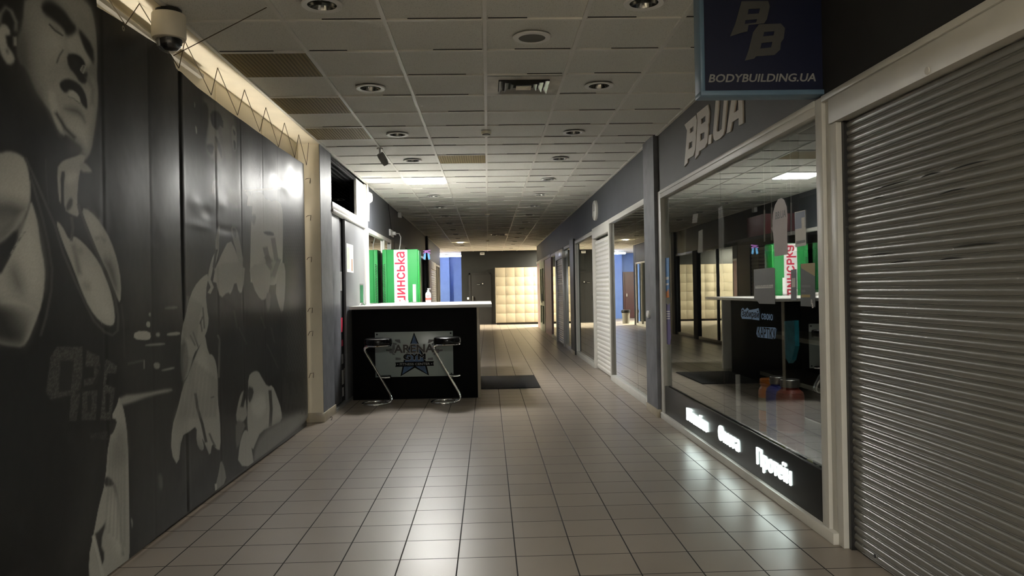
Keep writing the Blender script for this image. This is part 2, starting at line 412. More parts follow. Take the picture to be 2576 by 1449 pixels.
# ---- right wall: band above the shop fronts, piers, openings
struct('wall_right', MB().box(XR, XR+0.25, 8.79, 28.85, 2.405, CEIL+0.02), M_grey)
struct('wall_right_shop', MB().box(XR, XR+0.25, 4.2, 8.24, 2.405, CEIL+0.02), M_band)
struct('wall_right_near', MB().box(XR, XR+0.25, -7, 4.2, 2.41, CEIL+0.02), M_void)  # shade behind the blade sign is put into this section's dark colour
struct('wall_right_return', MB().box(XR, 5.2, 28.85, 28.95, 0, CEIL+0.02), M_dark)
struct('pillar_right', MB().box(1.79, 2.2, 8.235, 8.79, 0, CEIL+0.02), M_greyL)
struct('pillar_right_far', MB().box(1.80, 2.1, 16.27, 16.98, 0, 2.45), M_dark)
bb = MB(); bb.box(1.778, 1.795, 8.225, 8.79, 0, 0.085, 0.003); bb.box(1.778, 1.85, 8.222, 8.240, 0, 0.085, 0.003)
struct('baseboard_right', bb, M_beige)
struct('baseboard_right_far', MB().box(1.785, 1.80, 16.27, 16.98, 0, 0.08, 0.003), M_beige)
# dark rooms behind the shop fronts
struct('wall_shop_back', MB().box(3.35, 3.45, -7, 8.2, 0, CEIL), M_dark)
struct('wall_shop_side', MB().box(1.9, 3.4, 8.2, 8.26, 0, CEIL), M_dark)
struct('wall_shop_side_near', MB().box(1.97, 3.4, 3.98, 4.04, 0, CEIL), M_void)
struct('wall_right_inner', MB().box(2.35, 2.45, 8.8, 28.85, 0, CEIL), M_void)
# end wall and the passages beside it
struct('wall_end', MB().box(-1.09, 6.0, 31.9, 32.1, 0, CEIL+0.02), M_dark)
struct('wall_end_return', MB().box(-1.09, -0.99, 32.1, 36.1, 0, CEIL+0.02), M_blue)
struct('wall_blue', MB().box(-5.5, -1.0, 36.0, 36.2, 0, CEIL+0.02), M_blue)
struct('pillar_blue', MB().box(-2.45, -1.76, 35.55, 36.0, 0, CEIL+0.02), M_blue)
struct('baseboard_blue', MB().box(-5.5, -1.05, 35.97, 36.0, 0, 0.22), M_dark)
struct('wall_passage_left', MB().box(-5.6, -5.4, 29.3, 36.2, 0, CEIL), M_greyL)
struct('wall_passage_right', MB().box(5.2, 5.3, 28.9, 32, 0, CEIL), M_dark)
struct('wall_behind', MB().box(-3.2, 3.4, -7.1, -7.0, 0, CEIL), M_grey)
d = sroot('door_2'); struct('frame', MB().box(-3.35, -2.55, 35.93, 36.0, 0, 2.15), M_wood, d); struct('leaf', MB().box(-3.27, -2.63, 35.9, 35.935, 0.01, 2.08), M_wood, d)
struct('handle', MB().box(-2.72, -2.68, 35.85, 35.9, 1.0, 1.14), M_metal, d)

# ---- left side: alcove behind the banner, pier, door front, shop band
struct('wall_left_alcove', MB().box(-2.1, -2.03, -7, 8.45, 0, CEIL+0.3), M_creamB)
al = MB().box(-2.06, XL, -7, 8.46, CEIL-0.004, CEIL+0.03)
struct('trim_1', al, M_cream)
al = MB()
for y0 in (2.3, 3.5, 4.7, 5.9, 7.1): al.box(-2.03, -2.018, y0, y0+1.12, 2.25, 2.985, 0.004)
struct('trim_2', al, M_creamB)
struct('pillar_left', MB().box(-2.1, XL, 8.45, 9.05, 0, CEIL+0.02), M_greyL)
struct('pillar_left_cream_face', MB().box(-2.09, XL-0.004, 8.436, 8.45, 0, CEIL-0.004), M_cream)['kind'] = 'structure'
bb = MB(); bb.box(XL, XL+0.014, 8.43, 9.06, 0, 0.1, 0.003); bb.box(-2.06, XL+0.014, 8.42, 8.437, 0, 0.1, 0.003)
struct('baseboard_left', bb, M_beige)
struct('wall_left', MB().box(XL-0.25, XL, 11.68, 29.3, 2.36, CEIL+0.02), M_grey)
struct('wall_left_end', MB().box(XL-0.25, XL, 28.9, 29.3, 0, 2.36), M_dark)
struct('wall_left_return', MB().box(-5.5, XL-0.05, 29.25, 29.3, 0, CEIL), M_dark)
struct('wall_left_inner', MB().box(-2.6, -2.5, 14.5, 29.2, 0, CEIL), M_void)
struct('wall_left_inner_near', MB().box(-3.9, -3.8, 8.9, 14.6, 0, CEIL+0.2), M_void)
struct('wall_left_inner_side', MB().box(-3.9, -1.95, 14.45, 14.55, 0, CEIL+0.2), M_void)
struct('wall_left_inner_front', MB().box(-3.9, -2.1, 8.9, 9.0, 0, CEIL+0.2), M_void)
# dark slatted ceiling seen above the door
sl = MB()
for k in range(26): sl.box(-1.86-k*0.07, -1.835-k*0.07, 9.05, 14.4, CEIL-0.05, CEIL-0.01)
for k in range(46): sl.box(-2.15, -1.82, 9.06+k*0.055, 9.075+k*0.055, CEIL-0.045, CEIL-0.015)
struct('ceiling_slatted', sl, pbr('dark_slats', (0.05, 0.052, 0.055), 0.45))

# ================================================================== shop fronts on the right
# --- window 1: the supplement shop
w = sroot('window_1')
fr = MB()
fr.box(1.825, 1.885, 8.10, 8.232, 0.0, 2.405, 0.004)          # far post
fr.box(1.825, 1.885, 4.15, 4.235, 0.0, 2.405, 0.004)          # near post
fr.box(1.825, 1.885, 4.235, 8.10, 2.325, 2.405, 0.004)        # top rail
fr.box(1.818, 1.83, 4.235, 8.10, 2.372, 2.405, 0.003)
fr.box(1.81, 1.885, 4.07, 8.232, 0.0, 0.062, 0.004)           # sill
struct('frame', fr, M_alu, w)
pn = struct('glass_pane', MB().box(1.868, 1.872, 6.142, 8.10, 0.30, 2.33), M_pane, w)
pn = struct('glass_pane', MB().box(1.868, 1.872, 4.235, 6.138, 0.30, 2.33), M_pane, w)
struct('kick_panel', MB().box(1.838, 1.862, 4.235, 8.10, 0.062, 0.352, 0.002), M_kick, w)
# backlit words on the kick panel (left to right as read from the corridor)
def kick_word(body, ya, yb, z0, z1, lab):
    o = obj('backlit_word', text_mb(body, ya-yb, z1-z0, lambda a, b, d: (1.837-d, ya-a, z0+b), 0.008, bold=0.012), M_glow)
    tag(o, lab, 'lit sign', 'glowing words under the shop window')
kick_word('Вітаміни', 7.19, 6.54, 0.150, 0.262, 'glowing white word Вітаміни on black panel under shop window')
kick_word('Омега', 6.19, 5.69, 0.158, 0.275, 'glowing white word Омега on black panel under shop window')
kick_word('Протеїн', 5.30, 4.70, 0.128, 0.275, 'glowing white word Протеїн on black panel under shop window')

# --- roller shutters
def slat_mb(y0, y1, z0, z1, pitch, x, depth):
    prof = []
    n = int(round((z1-z0)/pitch))
    for k in range(n):
        zb = z0+k*pitch
        for t, dd in ((0.0, -0.15), (0.06, 0.05), (0.10, 0.30), (0.16, 0.12), (0.22, 0.62), (0.40, 0.95), (0.58, 1.0), (0.74, 0.88), (0.90, 0.5), (0.97, 0.1)):
            prof.append((x-dd*depth, zb+t*pitch))
    prof.append((x, z0+n*pitch))
    m = MB(); k = len(prof)
    m.add([(a, y0, b) for a, b in prof]+[(a, y1, b) for a, b in prof], [(i, i+1, k+i+1, k+i) for i in range(k-1)])
    m.box(x+0.001, x+0.012, y0, y1, z0, z0+n*pitch)
    return m
s1 = thing('roller_shutter', 'closed grey roller shutter in the right foreground beside the shop window', 'roller shutter', (1.86, 2.5, 0))
obj('slat_curtain', slat_mb(-2.5, 3.985, 0.006, 2.235, 0.0413, 1.892, 0.0085), M_shut, s1)
obj('box_housing', MB().box(1.832, 2.02, -2.5, 4.085, 2.242, 2.375, 0.003), M_alu, s1)
obj('top_rail', MB().box(1.822, 2.0, -2.5, 4.15, 2.376, 2.408, 0.003), M_alu, s1)
obj('guide_rail', MB().box(1.84, 1.93, 4.012, 4.085, 0, 2.24, 0.003).box(1.845, 1.87, 4.088, 4.148, 0, 2.375, 0.003), M_alu, s1)
obj('rubber_seal', MB().box(1.868, 1.92, 3.985, 4.011, 0, 2.24), M_blackp, s1)
for (xa, ya, xb, yb) in [(2185, 484, 2294, 451), (2317, 447, 2366, 433), (2392, 428, 2490, 402), (2196, 503, 2222, 497), (2362, 490, 2432, 473), (2398, 623, 2515, 611), (2240, 662, 2298, 656), (2365, 654, 2420, 649), (2190, 643, 2245, 638)]:
    a = on_x(xa, ya, 1.884); b = on_x(xb, yb, 1.884)
    n = 8; pts = [(1.8835-0.003*math.sin(PI*i/n), a[0]+(b[0]-a[0])*i/n, a[1]+(b[1]-a[1])*i/n+0.004*math.sin(PI*i/n)) for i in range(n+1)]
    obj('dent_mark', MB().tube(pts, [0.0005+0.0026*math.sin(PI*i/n) for i in range(n+1)], 6), M_gap, s1)
obj('bottom_lock', MB().box(1.878, 1.885, 3.765, 3.775, 0.035, 0.05), M_blackp, s1)
lo = MB(); a = on_x(2332, 178, 1.83); lo.lathe([(0.0, -0.001), (0.016, -0.001), (0.016, 0.004), (0, 0.004)], (1.829, a[0], a[1]), 'x', 16)
obj('embossed_badge', lo, M_alu, s1)

s2 = thing('roller_shutter', 'closed white roller shutter with wide slats, right wall beyond the grey pillar', 'roller shutter', (1.86, 12.6, 0))
obj('slat_curtain', slat_mb(11.72, 13.47, 0.01, 2.24, 0.0735, 1.892, 0.011), M_shutW, s2)
obj('box_housing', MB().box(1.832, 2.0, 11.66, 13.53, 2.255, 2.43, 0.003), M_alu, s2)
obj('guide_rail', MB().box(1.832, 1.93, 11.655, 11.715, 0, 2.26, 0.003), M_alu, s2)
obj('guide_rail', MB().box(1.832, 1.93, 13.475, 13.53, 0, 2.26, 0.003), M_alu, s2)
s3 = thing('roller_shutter', 'narrow grey roller shutter between mirrored panes, far down the right wall', 'roller shutter', (1.84, 19.5, 0))
obj('slat_curtain', slat_mb(18.75, 20.55, 0.01, 2.16, 0.055, 1.85, 0.01), M_shutG, s3)
obj('box_housing', MB().box(1.80, 2.0, 18.65, 20.65, 2.15, 2.38, 0.004), M_aluG, s3)
obj('guide_rail', MB().box(1.80, 1.9, 18.65, 18.75, 0, 2.15, 0.003), M_aluG, s3)
obj('guide_rail', MB().box(1.80, 1.9, 20.55, 20.65, 0, 2.15, 0.003), M_aluG, s3)
obj('lock_light', MB().box(1.796, 1.80, 19.6, 19.72, 2.25, 2.31), M_white, s3)

def window(n, y0, y1, mat, mull=(), sill=0.085, zt=2.36, post=(True, True), x0=1.83, x1=1.88, xg=1.868, f=M_alu):
    w = sroot('window_%d' % n); fr = MB()
    fr.box(x0, x1, y0, y1, zt, zt+0.07, 0.003); fr.box(min(x0, x1) if x0 > 0 else x0, x1, y0, y1, 0, sill, 0.003)
    if post[0]: fr.box(x0, x1, y0, y0+0.06, sill, zt, 0.003)
    if post[1]: fr.box(x0, x1, y1-0.06, y1, sill, zt, 0.003)
    struct('frame', fr, f, w)
    ed = [y0]+list(mull)+[y1]
    for a, b in zip(ed, ed[1:]):
        struct('glass_pane', MB().box(xg, xg+0.005, a+0.003, b-0.003, sill, zt), mat, w)
    return w
window(2, 8.80, 11.655, M_mirror, mull=(9.72,), post=(False, True))
window(3, 13.53, 16.26, M_mirror, mull=(14.95,), post=(False, True), zt=2.33)
window(4, 16.98, 18.65, M_mirror, post=(False, False), zt=2.33)
window(5, 20.65, 22.55, M_mirror, post=(False, False), zt=2.33)
struct('wall_pink', MB().box(XR, XR+0.1, 22.55, 25.1, 0, 2.34), M_pink)
struct('wall_pink_far', MB().box(XR, XR+0.1, 27.3, 28.85, 0, 2.34), M_pink)
d = sroot('door_3')
dfm = MB().box(1.82, 1.9, 25.1, 25.35, 0, 2.34).box(1.82, 1.9, 27.05, 27.3, 0, 2.34).box(1.82, 1.9, 25.35, 27.05, 2.1, 2.34).box(1.82, 1.9, 25.35, 27.05, 0, 0.25).box(1.82, 1.9, 25.35, 27.05, 0.85, 1.0).box(1.82, 1.9, 26.1, 26.3, 0.2, 2.15)
struct('frame', dfm, M_mint, d); struct('glass_pane', MB().box(1.86, 1.865, 25.35, 27.05, 0.2, 2.1), M_mirror, d)
struct('handle', MB().box(1.78, 1.82, 26.15, 26.2, 0.95, 1.25), M_metal, d)
struct('trim_3', MB().box(1.815, 1.9, 22.5, 28.85, 2.34, 2.42), M_alu)

# ================================================================== left door front
d = sroot('door_1')
fr = MB()
fr.box(XL-0.05, XL+0.012, 9.05, 11.46, 2.335, 2.455, 0.004); fr.box(XL+0.005, XL+0.02, 9.05, 11.46, 2.335, 2.37, 0.002)
fr.box(XL-0.05, XL+0.01, 11.46, 11.70, 0, CEIL-0.02, 0.004)
struct('frame', fr, M_alu, d)
struct('transom_panel', MB().box(XL-0.04, XL-0.005, 10.82, 11.455, 2.455, CEIL-0.03, 0.003), M_white, d)
struct('side_panel', MB().box(XL-0.06, XL-0.03, 9.05, 9.66, 0.05, 2.335, 0.004), M_greyL, d)
struct('leaf', MB().box(XL-0.045, XL-0.01, 9.93, 11.455, 0.03, 2.335, 0.004), pbr('door_grey_white', (0.14, 0.144, 0.152), 0.4, var=0.08, vscale=2), d)
gp = MB()
for k, (z0, z1) in enumerate([(0.12, 0.2), (0.23, 0.36), (0.40, 0.56), (0.6, 0.8), (0.85, 1.02), (1.06, 1.22), (1.3, 1.5), (1.55, 1.7), (1.75, 1.95)]):
    gp.box(XL-0.055, XL-0.052, 9.70, 9.9, z0, z1, 0.0)
struct('slot_back', MB().box(XL-0.07, XL-0.055, 9.66, 9.93, 0.03, 2.335), M_void, d)
struct('gap_items', MB().box(XL-0.055, XL-0.05, 9.72, 9.88, 0.09, 0.2).box(XL-0.055, XL-0.05, 9.72, 9.88, 0.24, 0.42), M_paper, d)
struct('gap_items', MB().box(XL-0.055, XL-0.05, 9.72, 9.88, 1.42, 1.66).box(XL-0.055, XL-0.05, 9.72, 9.88, 0.5, 0.62), M_aluG, d)
struct('gap_items', MB().box(XL-0.055, XL-0.05, 9.72, 9.88, 0.9, 1.08).box(XL-0.055, XL-0.05, 9.72, 9.88, 0.72, 0.8), M_red, d)
struct('sill', MB().box(XL-0.06, XL+0.005, 9.05, 11.46, 0, 0.03), M_aluG, d)
o = thing('notice_sheet', 'white notice with pale green print on the light grey door at left', 'notice', (XL-0.008, 10.25, 1.65))
obj('sheet', MB().box(XL-0.01, XL-0.006, 9.99, 10.48, 1.66, 2.03), M_paper, o)
obj('print', MB().box(XL-0.006, XL-0.005, 10.03, 10.2, 1.70, 1.98).box(XL-0.006, XL-0.005, 10.33, 10.46, 1.86, 1.97), pbr('pale_green_print', (0.45, 0.58, 0.42), 0.6), o)
obj('print', MB().box(XL-0.006, XL-0.005, 10.33, 10.42, 1.68, 1.84), pbr('brown_print', (0.28, 0.17, 0.10), 0.6), o)
# conduits, siren, plug, small wall boxes
o = obj('cable_conduit', MB().tube([(XL+0.025, 11.6, 2.46), (XL+0.025, 11.6, CEIL-0.01)], 0.012).tube([(XL+0.025, 11.68, 2.46), (XL+0.03, 11.70, 2.8), (XL+0.02, 11.66, CEIL-0.01)], 0.01), M_offw)
tag(o, 'cream cable conduits running up white post beside grey wall band', 'cable')
o = thing('alarm_siren', 'round cream alarm siren high on left wall by the cables', 'alarm', (XL, 11.78, 2.83))
obj('housing', MB().lathe([(0, 0), (0.085, 0), (0.085, 0.03), (0.06, 0.065), (0, 0.075)], (XL, 11.80, 2.83), 'x', 24), M_offw, o)
o = thing('wall_socket', 'white socket with plugged cord on left wall above green machine', 'socket', (XL, 14.5, 2.45))
obj('plate', MB().box(XL, XL+0.03, 14.25, 14.75, 2.43, 2.55, 0.005), M_white, o)
obj('plug', MB().box(XL+0.03, XL+0.09, 14.5, 14.66, 2.46, 2.52, 0.008), M_white, o)
o = obj('power_cord', MB().tube([(XL+0.09, 14.58, 2.49), (XL+0.16, 14.5, 2.48), (XL+0.21, 14.3, 2.40), (XL+0.22, 14.1, 2.25), (XL+0.2, 14.0, 2.1), (XL+0.12, 14.02, 1.9)], 0.009), M_white)
tag(o, 'white power cord looping from wall socket down behind green machine', 'cord')
o = obj('motion_sensor', MB().box(XL, XL+0.07, 15.7, 15.85, 2.90, 3.0, 0.012), M_white)
tag(o, 'small white motion sensor under ceiling edge on left wall', 'sensor')
o = obj('thin_cable', MB().tube([(XL+0.006, 14.6, 2.55), (XL+0.006, 14.2, CEIL-0.01)], 0.004), M_gap)
tag(o, 'thin dark cable from wall socket up to ceiling at left', 'cable')

# left shop windows beyond the door
def lwindow(n, y0, y1, mat, mull=(), zt=2.30, f=M_alu, post=0.06):
    w = sroot('window_%d' % n); fr = MB()
    fr.box(XL-0.06, XL+0.012, y0, y1, zt, zt+0.065, 0.003); fr.box(XL-0.06, XL+0.01, y0, y1, 0, 0.085, 0.003)
    for y in (y0, y1-post): fr.box(XL-0.06, XL+0.01, y, y+post, 0.08, zt, 0.003)
    for y in mull: fr.box(XL-0.05, XL+0.008, y-0.03, y+0.03, 0.08, zt, 0.003)
    struct('frame', fr, f, w)
    ed = [y0]+list(mull)+[y1]
    for a, b in zip(ed, ed[1:]): struct('glass_pane', MB().box(XL-0.03, XL-0.025, a+0.01, b-0.01, 0.08, zt), mat, w)
lwindow(6, 11.70, 14.5, M_mirror, (13.55,))
struct('wall_left_pier_near', MB().box(XL-0.2, XL+0.002, 14.5, 15.0, 0, 2.40), M_dark)
struct('wall_left_pier', MB().box(XL-0.2, XL+0.005, 16.2, 17.0, 0, 2.40), M_dark)
s4 = thing('roller_shutter', 'dark grey ribbed shutter on left wall behind the green machine', 'roller shutter', (XL, 15.6, 0))
sm = slat_mb(15.05, 15.72, 0.01, 2.2, 0.075, 0.0, 0.011); sm.v = [(-v[0]+XL-0.02, v[1], v[2]) for v in sm.v]
obj('slat_curtain', sm, pbr('dark_shutter', (0.06, 0.06, 0.065), 0.4), s4)
obj('box_housing', MB().box(XL-0.1, XL+0.01, 15.0, 16.2, 2.2, 2.36), M_dark, s4)
sm = slat_mb(15.76, 16.16, 0.01, 2.2, 0.075, 0.0, 0.011); sm.v = [(-v[0]+XL-0.02, v[1], v[2]) for v in sm.v]
obj('slat_curtain', sm, M_shelf, s4)
lwindow(7, 17.0, 22.65, M_mirror, (18.6, 20.5), f=M_dark)
struct('pillar_left_mid', MB().box(XL-0.1, XL+0.03, 20.3, 20.7, 0, 2.36), M_void)
struct('pillar_left_far', MB().box(XL-0.1, XL+0.06, 22.65, 23.0, 0, CEIL), M_void)
struct('wall_left_purple', MB().box(XL-0.1, XL+0.01, 23.0, 23.7, 0, 2.36), M_dark)
struct('wall_left_purple_strip', MB().box(XL-0.1, XL+0.015, 23.7, 24.5, 0, 2.36), M_purple)
s5 = thing('roller_shutter', 'white roller shutter near the far end of the left wall', 'roller shutter', (XL, 25.5, 0))
sm = slat_mb(24.6, 26.65, 0.01, 2.12, 0.075, 0.0, 0.011); sm.v = [(-v[0]+XL-0.005, v[1], v[2]) for v in sm.v]
obj('slat_curtain', sm, M_shutW, s5)
obj('box_housing', MB().box(XL-0.1, XL+0.02, 24.5, 26.7, 2.12, 2.36), M_shutW, s5)
lwindow(8, 26.7, 28.9, M_mirror, (27.85,), zt=2.28, post=0.09)

# ================================================================== ceiling fittings
def ordinal(k): return ['nearest', 'second', 'third', 'fourth', 'fifth', 'sixth', 'seventh', 'eighth', 'ninth', 'tenth', 'eleventh', 'twelfth', 'thirteenth', 'fourteenth', 'fifteenth'][k]
dl = thing('recessed_downlight', 'unlit round recessed downlight in ceiling, nearest of the left row', 'downlight', (-0.905, 4.38, CEIL), 'recessed ceiling downlights')
obj('trim_ring', MB().lathe([(0.082, -0.001), (0.082, -0.006), (0.112, -0.010), (0.116, -0.001)], (0, 0, 0), 'z', 32), M_white, dl, local=True)
obj('reflector', MB().lathe([(0.083, -0.004), (0.080, 0.0), (0.074, 0.05), (0.066, 0.10), (0.062, 0.13), (0.0, 0.132)], (0, 0, -0.001), 'z', 32), M_refl, dl, local=True)
obj('lamp', MB().lathe([(0, 0.02), (0.014, 0.02), (0.014, 0.07)], (0.022, 0.0, 0.03), 'z', 12).lathe([(0, 0.02), (0.014, 0.02), (0.014, 0.09)], (-0.022, 0.0, 0.03), 'z', 12), M_white, dl, local=True)
# the ceiling plate is opened by the dark can above each ring
LY = [4.38, 6.17, 8.0, 9.60, 13.22, 15.0, 16.78, 18.58, 20.5, 22.2, 24.0, 25.9, 27.7]
RY = [4.38, 6.17, 8.0, 9.60, 11.40, 13.22, 15.0, 16.78, 18.58, 20.5, 22.2, 24.0, 25.9, 27.5, 30.0]
for side, ys, x in (('left', LY, -0.905), ('right', RY, 0.915)):
    for k, y in enumerate(ys):
        if side == 'left' and k == 0: continue
        lab = 'unlit round recessed downlight in ceiling, %s of the %s row' % (ordinal(k), side)
        if side == 'left' and abs(y-25.9) < 0.01:
            t = thing('recessed_downlight', 'only glowing recessed downlight, far down the left row', 'downlight', (x, y, CEIL), 'recessed ceiling downlights')
            obj('trim_ring', MB().lathe([(0.085, -0.001), (0.085, -0.006), (0.112, -0.010), (0.116, -0.001)], (0, 0, 0), 'z', 24), M_white, t, local=True)
            obj('lamp', MB().lathe([(0, -0.006), (0.085, -0.006), (0.085, 0.0)], (0, 0, 0), 'z', 24), M_warmlamp, t, local=True)
        else: dup(dl, (x, y, CEIL), lab)
t = dup(dl, (-2.47, 13.0, CEIL-0.055), 'unlit downlight in the dark slatted ceiling above the left door')

def tile_center(i, y0): return XB[3]+0.6*i, y0
o = thing('ceiling_speaker', 'round grey ceiling speaker with white rim near the front', 'speaker', (0.31, 4.97, CEIL))
obj('rim', MB().lathe([(0.085, -0.004), (0.088, -0.010), (0.118, -0.008), (0.124, -0.0)], (0.31, 4.97, CEIL), 'z', 36), M_white, o)
obj('grille', MB().lathe([(0, -0.008), (0.087, -0.006), (0.087, 0)], (0.31, 4.97, CEIL), 'z', 36), pbr('speaker_mesh', (0.12, 0.115, 0.095), 0.7, bump=0.5, bscale=400), o)
# square air diffuser
def diffuser(name, lab, cx, cy, dirty=True):
    o = thing(name, lab, 'air vent', (cx, cy, CEIL), 'square air diffusers')
    m = MB()
    def ring(r0, r1, z0, z1):
        P = []
        for r, z in ((r0, z0), (r1, z1)):
            P += [(cx-r, cy-r, z), (cx+r, cy-r, z), (cx+r, cy+r, z), (cx-r, cy+r, z)]
        m.add(P, [(i, (i+1) % 4, 4+(i+1) % 4, 4+i) for i in range(4)])
    ring(0.288, 0.20, CEIL-0.002, CEIL-0.004)
    obj('faceplate', m, pbr('dusty_white', (0.55, 0.52, 0.45), 0.5, var=0.35, vscale=5), o)
    m2 = m; m = MB()
    for r0, r1 in ((0.195, 0.165), (0.15, 0.12), (0.105, 0.08)): ring(r0, r1, CEIL-0.016, CEIL+0.006)
    m.box(cx-0.06, cx+0.06, cy-0.06, cy+0.06, CEIL-0.018, CEIL-0.012)
    obj('louvre', m, pbr('louvre_metal', (0.45, 0.45, 0.43), 0.25, 0.6), o)
    obj('duct_back', MB().box(cx-0.2, cx+0.2, cy-0.2, cy+0.2, CEIL+0.008, CEIL+0.0115), M_gap, o)
diffuser('air_diffuser', 'square metal air diffuser in ceiling near the middle front', 0.309, 6.157)
diffuser('air_diffuser', 'dark square air diffuser far down the ceiling', 0.309, 22.48)
for i, (cx, cy, lab) in enumerate([(-1.492, 5.557, 'brown ribbed ceiling tile beside the left soffit, nearest of three'), (-1.492, 6.757, 'brown ribbed ceiling tile beside the left soffit, middle of three'), (-1.492, 7.957, 'brown ribbed ceiling tile beside the left soffit, farthest of three'), (-0.292, 9.58, 'single brown ribbed ceiling tile in mid ceiling before lit panel')]):
    o = thing('ceiling_grille_tile', lab, 'ceiling tile', (cx, cy, CEIL), 'brown ribbed ceiling tiles')
    obj('grille', MB().box(cx-0.287, cx+0.287, cy-0.287, cy+0.287, CEIL+0.002, CEIL+0.011), M_bstripe, o)
# the lit panel
px, py = -0.892, 11.38
o = thing('ceiling_lamp', 'glowing square ceiling light panel above the reception counter', 'ceiling light', (px, py, CEIL))
obj('tray', MB().box(px-0.288, px+0.288, py-0.29, py+0.29, CEIL+0.004, CEIL+0.011), M_white, o)
for k in range(4):
    x = px-0.215+0.143*k
    obj('tube_lamp', MB().box(x-0.06, x+0.06, py-0.285, py+0.285, CEIL-0.006, CEIL+0.003, 0.004), M_panel, o)
# smoke detectors
for k, (y, lab) in enumerate([(7.9, 'white smoke detector on ceiling centre line, nearest'), (16.4, 'white smoke detector on ceiling centre line, middle'), (24.8, 'white smoke detector on ceiling centre line, near end wall')]):
    o = thing('smoke_detector', lab, 'smoke detector', (0.008, y, CEIL), 'ceiling smoke detectors')
    obj('base', MB().lathe([(0, 0), (0.052, 0), (0.052, -0.022), (0.05, -0.028), (0, -0.028)], (0.008, y, CEIL), 'z', 24), M_offw, o)
    obj('sensor_head', MB().lathe([(0.04, -0.028), (0.04, -0.045), (0.03, -0.055), (0, -0.057)], (0.008, y, CEIL), 'z', 24), M_white, o)
    obj('sensor_slot', MB().lathe([(0.0405, -0.031), (0.0415, -0.034), (0.0405, -0.040)], (0.008, y, CEIL), 'z', 24), M_blackp, o)
# spotlight-like camera
o = thing('ceiling_camera', 'small grey bullet camera on short stem under ceiling at left', 'camera', (-1.19, 8.75, CEIL))
obj('mount', MB().cyl(0.035, -0.012, 0, (-1.19, 8.75, CEIL), 'z', 20), M_metal, o)
obj('stem', MB().box(-1.20, -1.18, 8.74, 8.76, CEIL-0.075, CEIL-0.01, 0.003), M_white, o)
bm_ = MB().lathe([(0, -0.075), (0.030, -0.072), (0.040, -0.03), (0.042, 0.05), (0.034, 0.075), (0, 0.078)], (0, 0, 0), 'z', 20)
R = Matrix.Rotation(math.radians(-28), 4, 'Y') @ Matrix.Rotation(math.radians(18), 4, 'X')
bm_.v = [tuple((R @ Vector(v))+Vector((-1.155, 8.75, CEIL-0.125))) for v in bm_.v]
obj('body', bm_, pbr('grey_camera_body', (0.25, 0.25, 0.245), 0.4), o)

# dome camera
dx, dy = -1.785, 4.45
o = thing('dome_camera', 'white dome security camera hanging from ceiling above the banner', 'security camera', (dx, dy, CEIL))
obj('mount', MB().cyl(0.07, -0.025, 0, (dx, dy, CEIL), 'z', 28), M_blackp, o)
hs = obj('housing', MB().lathe([(0.0, -0.026), (0.088, -0.026), (0.092, -0.032), (0.0925, -0.155), (0.088, -0.165), (0.078, -0.167), (0.0, -0.166)], (dx, dy, CEIL), 'z', 40), M_offw, o)
obj('dome_glass', MB().lathe([(0.074*math.cos(a), -0.168-0.074*math.sin(a)*1.02) for a in [i*PI/2/10 for i in range(11)]], (dx, dy, CEIL), 'z', 36), M_clear, o)
ey = obj('camera_eye', MB().lathe([(0.0, -0.168), (0.058, -0.168), (0.056, -0.2), (0.04, -0.222), (0.0, -0.232)], (dx+0.012, dy, CEIL), 'z', 28), M_blackp, o)
obj('inner_bracket', MB().box(dx-0.055, dx-0.035, dy-0.04, dy+0.04, CEIL-0.215, CEIL-0.166, 0.004), M_metal, o)

t = thing('alcove_fill_tube', 'added fill tube hidden behind the banner top edge to brighten the cream alcove', 'tube light', (-2.0, 6, 2.5))  # unseen tube, added to lift the soffit and alcove wall
obj('batten', MB().box(-2.03, -2.015, 3.0, 8.2, 2.46, 2.50), M_white, t); obj('tube', MB().cyl(0.013, 3.0, 8.2, (-2.0, 0, 2.48), 'y', 10), emit('alcove_fill_glow', (1.0, 0.92, 0.77), L_ALCOVE_FILL), t)
# cable trunking and lacing cord above banner
o = obj('cable_trunking', MB().box(-2.03, -1.985, 0.5, 5.55, 2.925, 2.955, 0.003), pbr('grey_trunking', (0.30, 0.28, 0.24), 0.5))
tag(o, 'grey cable trunking along cream soffit above the banner', 'cable trunking')
XBN = -1.90
tops = [(-2.0, y, 2.99) for y in (3.78, 4.45, 5.14, 5.80, 6.43, 7.05, 7.68, 8.24)]
tops = [(-1.895, y, CEIL-0.006) for y in (3.70, 4.331, 4.97, 5.566, 6.172, 6.761, 7.374, 7.922, 8.361)]
bots = [(XBN+0.008, y, z) for y, z in ((3.45, 2.90), (4.15, 2.825), (4.86, 2.80), (5.42, 2.775), (5.98, 2.762), (6.56, 2.757), (7.14, 2.735), (7.73, 2.738), (8.23, 2.745))]
cd = MB()
seq = []
for b, t in zip(bots, tops): seq += [b, t]
for a, b in zip(seq, seq[1:]): cd.tube([a, b], 0.0028, 6)
o = obj('lacing_cord', cd, M_rope); tag(o, 'brown lacing cord zigzagging from banner top edge to the soffit', 'cord')
o = obj('guy_wire', MB().tube([(XBN, 4.80, 2.86), (-1.226, 4.42, CEIL)], 0.003, 6), M_rope)
tag(o, 'dark guy wire from banner corner to ceiling beside dome camera', 'wire')
sl_ = thing('side_lacing', 'short cord ties and hooks along the banner side on cream pillar', 'cord', (-1.92, 8.4, 0.5))
for z in (2.6, 2.2, 1.75, 1.2, 0.95, 0.5):
    obj('cord_tie', MB().tube([(XBN-0.01, 8.25, z), (-1.93, 8.41, z+0.03), (-1.90, 8.43, z+0.035), (-1.905, 8.425, z-0.02)], 0.003, 6), M_rope, sl_)

